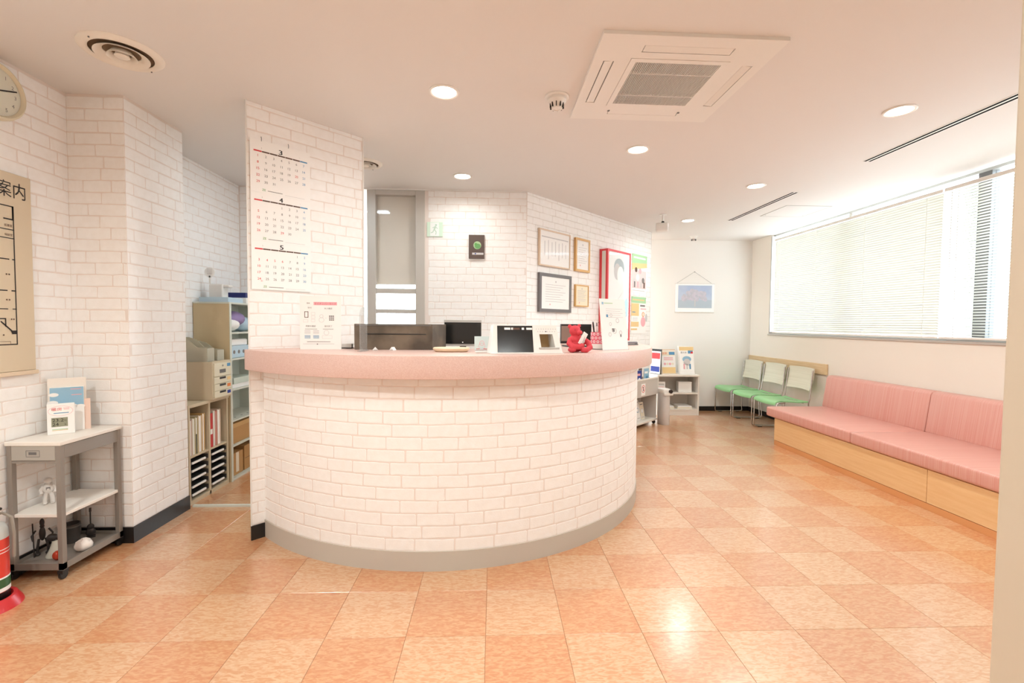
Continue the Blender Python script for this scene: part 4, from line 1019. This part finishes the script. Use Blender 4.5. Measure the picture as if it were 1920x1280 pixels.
def cert_h(S, a, b, c, d):
    S.disc((a+b)/2, d-(d-c)*.14, .010, INKL); 
    for k in range(8): S.rect(a+(b-a)*.14, d-(d-c)*(.25+.075*k), b-(b-a)*(.14+.1*(k % 3)), d-(d-c)*(.25+.075*k)+.004, INKL)
    S.disc(a+(b-a)*.3, c+(d-c)*.14, .008, INKP)
framed('certificate_frame', 'pale wide framed certificate with vertical writing, upper one by the wall corner', .163, .634, 1.71, 2.043, FRAMEW, .012, .022, printer=cert_v)
framed('certificate_frame', 'small gold-framed certificate beside the pale wide one', .724, .978, 1.707, 2.038, BRASS, .022, .024, printer=cert_h)
framed('certificate_frame', 'grey-framed certificate hanging under the pale wide one', .163, .655, 1.29, 1.646, FRAMEG, .030, .026, printer=cert_h)
framed('certificate_frame', 'smallest thin tan-framed certificate under the gold-framed one', .734, .97, 1.357, 1.576, BRASS, .012, .020, paper=mat('cert_cream', (246, 232, 204), .7), printer=cert_h)
# red box frame with a generic pale picture
def pale_art(S, a, b, c, d):
    S.rect(a, c, b, d, mat('art_pale', (240, 240, 238), .7)); g1 = mat('art_grey', (176, 186, 190), .7); g2 = mat('art_blue', (170, 206, 218), .7)
    S.disc((a+b)/2, c+(d-c)*.83, .11, g1, 2, ry=.10); S.disc((a+b)/2-.04, c+(d-c)*.78, .07, INKL, 3, ry=.09); S.disc((a+b)/2+.03, c+(d-c)*.74, .07, PAPER, 4, ry=.10)
    S.poly([(b-.14, c+.38), (b-.05, c+.46), (b-.02, c+.40), (b-.03, c+.26), (b-.10, c+.22)], g2, 2); S.line(a+.1, c+.1, b-.15, c+.4, .006, INKL, 3); S.line(a+.05, c+.3, b-.1, c+.55, .004, INKL, 3)
t = framed('red_box_frame', 'deep red box frame with a pale picture on the angled wall', 1.195, 1.69, 1.0, 1.98, REDF, .022, .10, printer=pale_art)
MB().box(1.1945, 1.1955, -.076, -.03, 1.022, 1.958).build('white_side', PLASTIC, t)
def poster(label, u0, u1, z0, z1, fn, name='wall_poster'):
    t = thing(name, label, 'poster', (DW[0]+.003*.7071, DW[1]-.003*.7071, 0), R(45))
    MB().box(u0, u1, -.0015, 0, z0, z1).build('sheet', PAPER, t)
    S = Sheet(); fn(S, u0, u1, z0, z1); S.build('print', t, (0, -.0016, 0))
    for u in (u0+.012, u1-.012): MB().cyl((u, -.005, z1-.012), (u, -.0015, z1-.012), .004, n=8).build('pin', PLASTICG, t)
def p_green(S, a, b, c, d):
    S.rect(a, d-.115, b, d, INKPG); S.rect(a+.04, d-.05, b-.04, d-.03, PAPER, 2); S.poly([(a, d-.19), (b, d-.14), (b, d-.09), (a, d-.115)], INKY, 3)
    pk = mat('photo_pink', (232, 208, 206), .7); S.rect(a+.01, c+.05, b-.02, d-.19, pk)
    for k, (u, v, r) in enumerate(((.10, .27, .03), (.20, .26, .035), (.14, .18, .04), (.28, .15, .035), (.06, .14, .025))): S.disc(a+u, c+v, r, (BROWN, INKP, PAPER, INKG, INKL)[k], 4)
    for k in range(4): S.rect(a+.05+k*.08, c+.06, a+.085+k*.08, c+.13, (INKG, INKP, INKL, BROWN)[k], 5)
    S.rect(a+.02, c+.02, b-.05, c+.028, INKL, 2)
def p_yellow(S, a, b, c, d):
    S.rect(a, d-.075, b-.01, d, INKPG); S.rect(a+.03, d-.045, b-.05, d-.03, INKY, 2); S.rect(a, d-.23, a+.19, d-.08, INKY); S.rect(a, d-.36, a+.19, d-.30, INKY); S.rect(a, d-.40, a+.15, d-.38, INKY)
    S.rect(a+.22, d-.115, b-.03, d-.095, INKG); S.rect(a+.23, d-.15, b-.0, d-.137, INKP)
    S.disc(a+.30, d-.21, .035, INKO, 2, ry=.03); S.disc(a+.30, d-.21, .025, PAPERC, 3, ry=.022); S.disc(a+.30, d-.30, .06, INKP, 2, ry=.06); S.disc(a+.38, d-.25, .03, INKL, 2, ry=.05)
    for k in range(3): S.rect(a+.03, d-.255-k*.015, a+.16, d-.250-k*.015, INKL, 2)
    S.rect(a+.02, d-.19, a+.10, d-.18, INKB, 3)
poster('green-topped poster with a photo of people at the end of the angled wall', 1.90, 2.275, 1.565, 2.02, p_green)
poster('yellow and green poster with a pink cartoon doctor under the photo poster', 1.90, 2.275, 1.07, 1.515, p_yellow)

# back wall: exit sign and dark picture
t = thing('exit_sign', 'pale green emergency exit pictogram sign on the back wall', 'sign', (-.512, BY-.003, 1.992))
MB().box(-.068, .068, -.008, 0, -.062, .062).build('plate', mat('exit_pale', (214, 236, 216), .5), t, bevel=.001)
S = Sheet(); S.rect(-.040, -.058, .036, .058, mat('exit_white', (242, 246, 242), .6))
eg = mat('exit_green', (196, 216, 200), .6)
S.disc(.010, .036, .009, eg, 2); S.line(.006, .026, -.006, -.004, .014, eg, 2); S.line(-.006, -.002, .012, -.022, .008, eg, 3); S.line(.012, -.022, .008, -.046, .007, eg, 3); S.line(-.006, -.002, -.018, -.026, .008, eg, 3); S.line(-.018, -.026, -.034, -.030, .007, eg, 3)
S.line(.004, .022, .024, .006, .006, eg, 3); S.line(.002, .022, -.020, .012, .006, eg, 3); S.build('pictogram', t, (0, -.0082, 0))
t = thing('dark_picture', 'small dark picture of a green globe on the back wall', 'picture', (-.150, BY-.003, 1.846))
MB().box(-.068, .068, -.018, 0, -.102, .102).build('panel', mat('pic_dark', (92, 76, 68), .5), t, bevel=.001)
S = Sheet(); S.disc(.006, .012, .034, mat('globe_light', (170, 196, 150), .6)); S.disc(.010, .004, .026, mat('globe_green', (104, 158, 96), .6), 2, ry=.022); S.disc(-.006, .020, .012, INKGR, 3)
S.rect(-.038, -.070, .060, -.052, INKL, 2); S.disc(-.01, -.061, .006, INKN, 3); S.build('picture_print', t, (0, -.0182, 0))

# ------------------------------------------------------------------ far wall: hanging photograph
t = thing('hanging_photograph', 'white-mounted cherry blossom photograph hanging by a string on the far wall', 'picture', (2.748, YB-.003, 0))
MB().box(-.270, .270, -.006, 0, 1.357, 1.745).build('mount', mat('mount_white', (250, 250, 250), .6), t)
for z in (1.745, 1.357): MB().cyl((-.275, -.004, z), (.275, -.004, z), .006, n=10).build('rod', PLASTIC, t, smooth=40)
S = Sheet(); a, b, c, d = -.232, .236, 1.413, 1.72
SKY2 = mat('photo_sky', (176, 190, 216), .7, noise=5, c2=(196, 206, 222)); BLO = mat('photo_blossom', (208, 200, 212), .7, noise=30, c2=(190, 190, 200)); GRD = mat('photo_haze', (184, 196, 206), .7)
S.rect(a, c, b, d, SKY2); S.rect(a, c, b, c+.11, GRD, 2); rp_ = random.Random(3)
for k in range(26):
    ang = rp_.uniform(0, math.pi); rr = rp_.uniform(.02, .13); S.disc(.0+rr*math.cos(ang)*1.3, c+.11+rr*math.sin(ang), rp_.uniform(.02, .045), BLO, 3+k*.25)
S.line(0, c+.02, 0, c+.12, .012, INKL, 12); S.build('photo_print', t, (0, -.0062, 0))
MB().tube([(-.25, -.003, 1.75), (-.01, -.004, 1.905), (.23, -.003, 1.75)], .0015, 6).build('string', INKG, t)
MB().cyl((-.01, -.012, 1.905), (-.01, 0, 1.905), .005, n=10).build('pin', INKG, t)

# white bookcase
BX0, BX1, BYF = 2.134, 2.690, 5.93
t = thing('white_bookcase', 'low white two-shelf bookcase against the far wall', 'bookcase', (BX0, BYF, 0)); w = BX1-BX0; dp = .322
for x in (0, w-.018): MB().box(x, x+.018, 0, dp, 0, .508).build('side_panel', LAMW, t, bevel=.001)
MB().box(-.006, w+.006, -.006, dp, .508, .530).build('top', LAMW, t, bevel=.002); MB().box(.018, w-.018, .01, dp, .278, .296).build('middle_shelf', LAMW, t); MB().box(.018, w-.018, .01, dp, .065, .083).build('bottom_shelf', LAMW, t)
MB().box(.018, w-.018, .015, .03, 0, .065).build('toe_board', LAMW, t); MB().box(.018, w-.018, dp-.006, dp, .083, .508).build('back', LAMW, t)
simple('white_carton', 'white box leaning on the middle shelf of the white bookcase', 'box', (2.53, 6.0, .2965), [('body', MB().box(-.085, .085, 0, .12, 0, .135), PAPER, .003), ('lid_line', MB().box(-.086, .086, -.0008, .0, .118, .121), INKL, 0)], rz=R(-8))
t = simple('notice_card', 'small white notice card on the middle shelf of the white bookcase', 'card', (2.20, 5.975, .2965), [('card', MB().box(-.055, .055, 0, .004, .0, .14), PAPER, 0), ('foot', MB().box(-.05, .05, 0, .04, 0, .004), CLEAR, 0)])
S = Sheet()
for k in range(4): S.rect(-.035, .05+k*.018, .04, .057+k*.018, (INKG, INKP, INKL, INKG)[k])
S.build('card_print', t, (0, -.0003, 0))
for k, (x, wd_, l) in enumerate(((2.30, .16, 'pile of pale magazines lying on the bottom shelf beside the bin'), (2.52, .20, 'wider pile of white magazines on the bottom shelf of the bookcase'))):
    simple('magazine_pile', l, 'magazines', (x, 5.97, .0835), [('lower_magazines', MB().box(-wd_/2, wd_/2, 0, .22, 0, .018), PAPERC, .001), ('upper_magazines', MB().box(-wd_/2+.01, wd_/2-.006, .005, .215, .018, .034), PAPER, .001)])
def brochure_stand(label, x, y, w, h, fn, m):
    t = thing('brochure_stand', label, 'brochure stand', (x, y, .5305), R(2))
    o = MB().box(-w/2, w/2, .03, .036, 0, h).build('back_panel', m, t); o.rotation_euler = (R(-10), 0, 0)
    MB().box(-w/2, w/2, 0, .10, 0, .005).build('foot', m, t)
    o = MB().box(-w/2+.008, w/2-.008, .010, .029, .006, h-.02).build('brochures', PAPER, t); o.rotation_euler = (R(-10), 0, 0)
    MB().box(-w/2, w/2, 0, .003, .004, h*.14).build('front_lip', GLASS, t)
    S = Sheet(); fn(S, w, h); S.build('cover_print', t, (0, .0095, .0015), 0, R(-10)); return t
def b1(S, w, h):
    S.rect(-w/2+.012, h-.09, w/2-.012, h-.03, PAPERC); S.text('健康', -w*.24, h-.075, .03, INKO, 'C', 2); S.rect(.01, h-.08, w/2-.015, h-.04, INKB, 2)
    for k in range(3): S.rect(-w*.3, h-.12-k*.016, w*.3, h-.112-k*.016, INKP, 2)
    for k in range(4): S.disc(-w*.25+k*w*.17, h*.40, .016, PAPERC if k % 2 else INKP, 2)
    S.rect(-w/2+.012, .01, w/2-.012, h*.27, INKY, 2)
def b2(S, w, h):
    S.rect(-w/2+.010, h-.07, w/2-.010, h-.02, INKY); S.text('薬の本', -w*.18, h-.11, .026, INKG, 'C', 2); S.rect(.02, h-.11, w/2-.02, h-.07, INKN if False else INKB, 2); S.rect(w/2-.05, h-.11, w/2-.02, h-.085, INKR, 3)
    S.disc(0, h*.52, .06, SKYB, 2, ry=.04); S.disc(.0, h*.42, .045, INKL, 3)
    for k in range(3): S.rect(-.05+k*.04, h*.18, -.03+k*.04, h*.36, (INKP, INKL, INKB)[k], 3)
brochure_stand('wooden brochure stand with an orange-lettered leaflet on the white bookcase', 2.325, 6.02, .205, .335, b1, FRAMEW)
brochure_stand('taller brochure stand with a pale blue illustrated leaflet on the white bookcase', 2.56, 5.99, .215, .385, b2, PLASTIC)
t = thing('black_leaflet_rack', 'narrow black leaflet rack turned sideways at the end of the white bookcase', 'leaflet rack', (2.142, 6.06, .5305), R(-66))
o = MB().box(-.09, .09, .012, .018, 0, .33).build('back_panel', BLACKP, t); o.rotation_euler = (R(-3), 0, 0)
MB().box(-.09, .09, -.008, .030, 0, .005).build('foot', BLACKP, t); o = MB().box(-.085, .085, .0, .011, .006, .30).build('leaflets', PAPER, t); o.rotation_euler = (R(-3), 0, 0)
S = Sheet(); S.rect(-.08, .20, .08, .28, INKR); S.rect(-.08, .03, .08, .10, INKN); S.rect(-.08, .10, .08, .19, INKL); S.build('leaflet_print', t, (0, -.0004, 0), 0, R(-3))

# slim bin
t = thing('waste_bin', 'slim pale grey pedal bin in front of the white bookcase', 'waste bin', (2.035, 5.43, 0), R(10))
MB().prism(oval(.052, .085), 0, .37).build('body', mat('bin_grey', (214, 208, 204), .45), t, smooth=40, bevel=.004); MB().prism(oval(.058, .092), .37, .425).build('lid', PLASTIC, t, bevel=.012, smooth=40)
MB().box(-.052, .062, -.100, -.084, .352, .385).build('lid_lip', PLASTIC, t, bevel=.004)
MB().cyl((.03, -.110, .40), (.03, -.092, .40), .022, n=16).build('push_button', BLACKP, t, smooth=40)

# magazine cart along the angled wall
t = thing('magazine_cart', 'grey magazine cart on castors standing along the angled wall', 'cart', DW, R(45))
s0, s1, q0, q1 = 1.56, 2.155, -.235, -.015
CARTM = mat('cart_grey', (204, 196, 188), .5)
MB().box(s0, s1, q0, q0+.014, .357, .545).build('front_panel', CARTM, t, bevel=.001)
MB().box(s0-.004, s1+.004, q0-.004, q0+.018, .545, .562).build('top_edge', LAMW, t, bevel=.002)
MB().box(s0, s1, q0, q1, .045, .065).build('bottom_shelf', LAMW, t, bevel=.002); MB().box(s0, s1, q0+.014, q1, .357, .372).build('bin_floor', CARTM, t)
for x in (s0, s1-.014): MB().box(x, x+.014, q0+.014, q1-.012, .065, .545).build('side_panel', CARTM, t)
MB().box(s0, s1, q1-.012, q1, .065, .562).build('back_panel', CARTM, t)
for x in (s0+.04, s1-.03):
    for y in (q0+.03, q1-.03):
        o = MB().cyl((x-.008, y, .020), (x+.008, y, .020), .020, n=16).build('castor', BLACKP, t); MB().box(x-.011, x+.011, y-.014, y+.014, .03, .046).build('castor_fork', STEELD, o)
S = Sheet(); S.rect(0, 0, .10, .135, PAPER); S.ring(.05, .075, .036, .043, INKR, 2); S.rect(.042, .05, .056, .10, INK, 3); S.line(.025, .10, .075, .05, .006, INKR, 4); S.build('no_phone_sign', t, (1.735, q0-.0005, .375))
def dpt(s, q): return (DW[0]+s*.7071-q*.7071, DW[1]+s*.7071+q*.7071)
for k, (s, q, h, m_, l) in enumerate(((1.76, -.19, .285, INKN, 'blue and pink magazine in the top of the magazine cart'), (1.87, -.15, .300, BROWN, 'dark patterned magazine in the top of the magazine cart'), (1.985, -.17, .295, SKYB, 'light blue magazine in the top of the magazine cart'), (2.075, -.12, .275, INKGR, 'green magazine at the castor end of the magazine cart'))):
    x, y = dpt(s, q); t2 = thing('magazine', l, 'magazine', (x, y, .3725), R(45+(-6, 5, -4, 8)[k]), 'magazines in the cart')
    MB().box(-.052, .052, 0, .010, 0, h).build('pages', PAPER, t2); S = Sheet(); S.rect(-.052, 0, .052, h, m_); S.rect(-.04, h-.06, .03, h-.035, (INKP, INKR, PAPER, INKY)[k], 2); S.disc(.01, h*.62, .025, (PAPER, INKO, INKB, BROWN)[k], 3); S.build('cover', t2, (0, -.0003, 0))
for k, (s, h, l) in enumerate(((1.74, .19, 'lavender pamphlet low in the magazine cart'), (1.86, .235, 'white pamphlet with blue drawing low in the magazine cart'), (1.965, .20, 'pale pamphlet beside the blue-drawing one in the cart'))):
    x, y = dpt(s, -.15); t2 = thing('pamphlet', l, 'pamphlet', (x, y, .0655), R(45), 'pamphlets on the cart bottom shelf')
    o = MB().box(-.048, .048, 0, .012, 0, h).build('pages', PAPER, t2); o.rotation_euler = (R(-10), 0, 0)
    S = Sheet(); S.rect(-.046, .004, .046, h-.004, (mat('lav', (216, 208, 226), .7), PAPER, PAPERC)[k]); S.disc(0, h*.5, .028, (INKP, INKB, INKL)[k], 2); S.disc(0, h*.5, .022, PAPER, 3); S.rect(-.035, h-.03, .03, h-.02, INKG, 2); S.rect(-.03, .02, .03, .03, INKL, 2); S.build('cover', t2, (0, -.0004, 0), 0, R(-10))

# ------------------------------------------------------------------ chairs, rail, bench
MB_ = MB().box(XR-.018, XR-.0005, 4.76, 6.262, .662, .775).build('guard_board', WOODL, None, bevel=.002)
tag(MB_, 'light wood guard board fixed to the wall behind the green chairs', 'wall board')
def chair(label, y):
    t = thing('stacking_chair', label, 'chair', (3.245, y, 0), R(-90), 'green stacking chairs by the window wall')
    return t
def seat_shell(w, prof, th):
    mb = MB(); n = len(prof); m_ = 9; vs = []
    for s_ in (0, 1):
        for j in range(m_):
            f = -1+2*j/(m_-1)
            for y, z in prof: vs.append((f*w, y, z-.010*(1-f*f)-s_*th))
    o = m_*n
    fs = []
    for j in range(m_-1):
        for i in range(n-1):
            a = j*n+i; fs.append((a, a+1, a+n+1, a+n)); fs.append((o+a, o+a+n, o+a+n+1, o+a+1))
    for i in range(n-1): fs.append((i, o+i, o+i+1, i+1)); a = (m_-1)*n+i; fs.append((a, a+1, o+a+1, o+a))
    for j in range(m_-1): a = j*n; fs.append((a, a+n, o+a+n, o+a)); b = a+n-1; fs.append((b, o+b, o+b+n, b+n))
    return mb.add(vs, fs)
ch = chair('white-backed chair with green seat pushed into the room corner', 6.005)
SP = [(-.215, .335), (-.208, .352), (-.19, .364), (-.15, .370), (-.05, .366), (.05, .360), (.14, .362), (.165, .368)]
seat_shell(.205, SP, .010).build('seat', GREENS, ch, smooth=50)
mb = MB(); vs = []
mm, nn = 9, 7
for s_ in (0, 1):
    for j in range(mm):
        f = -1+2*j/(mm-1)
        for i in range(nn):
            g_ = i/(nn-1); vs.append((f*(.196+.012*g_), .165+.035*g_+.012*math.sin(g_*3)-.0+.022*(1-f*f)+s_*.010, .485+.24*g_-.006*f*f))
oo = mm*nn; fs = []
for j in range(mm-1):
    for i in range(nn-1): a = j*nn+i; fs += [(a, a+nn, a+nn+1, a+1), (oo+a, oo+a+1, oo+a+nn+1, oo+a+nn)]
for i in range(nn-1): a = (mm-1)*nn+i; fs += [(i, i+1, oo+i+1, oo+i), (a, oo+a, oo+a+1, a+1)]
for j in range(mm-1): a = j*nn; b = a+nn-1; fs += [(a, oo+a, oo+a+nn, a+nn), (b, b+nn, oo+b+nn, oo+b)]
MB().add(vs, fs).build('backrest', MESHW, ch, smooth=50)
for s_ in (-1, 1):
    x = s_*.212
    MB().tube([(x*.94, -.10, .352), (x, -.185, .350), (x, -.200, .335), (x, -.200, .035), (x, -.192, .016), (x, -.17, .009), (x, .145, .009), (x, .168, .014), (x, .176, .030), (x, .150, .345), (x, .165, .40), (x*.97, .192, .70)], .0072, 8).build('leg_frame', CHROME, ch, smooth=60)
    for y in (-.13, .11): MB().box(x-.010, x+.010, y-.025, y+.025, .0, .008).build('glide', BLACKP, ch, bevel=.002)
for y in (-.12, .10): MB().tube([(-.205, y, .350), (.205, y, .350)], .006, 8).build('cross_bar', CHROME, ch, smooth=60)
for y, l in ((5.53, 'white-backed chair with green seat in the middle of the row of three'), (5.055, 'white-backed chair with green seat next to the pink bench')):
    c2_ = copy_tree(ch); c2_.location = (3.245, y, 0); c2_['label'] = l

t = thing('waiting_bench', 'long pink upholstered waiting bench with light wood base under the window', 'bench', (0, 0, 0))
Y0, Y1, YS = 2.10, 4.48, 2.85
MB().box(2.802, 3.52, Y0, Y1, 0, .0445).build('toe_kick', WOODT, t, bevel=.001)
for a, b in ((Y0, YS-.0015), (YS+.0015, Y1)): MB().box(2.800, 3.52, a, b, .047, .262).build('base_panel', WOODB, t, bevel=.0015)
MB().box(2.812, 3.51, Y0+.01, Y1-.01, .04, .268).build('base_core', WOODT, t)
for a, b in ((2.06, 3.487), (3.490, 4.60)):
    MB().box(2.782, 3.46, a, b, .268, .362).build('seat_cushion', FABRIC, t, bevel=.018, seg=4, smooth=40)
for a, b in ((2.06, 3.487), (3.490, 4.63)):
    MB().extr([(3.385, .355), (3.425, .65), (3.44, .672), (3.475, .678), (3.538, .675), (3.538, .355)], 1, a, b).build('back_cushion', FABRIC, t, bevel=.012, seg=3, smooth=40)
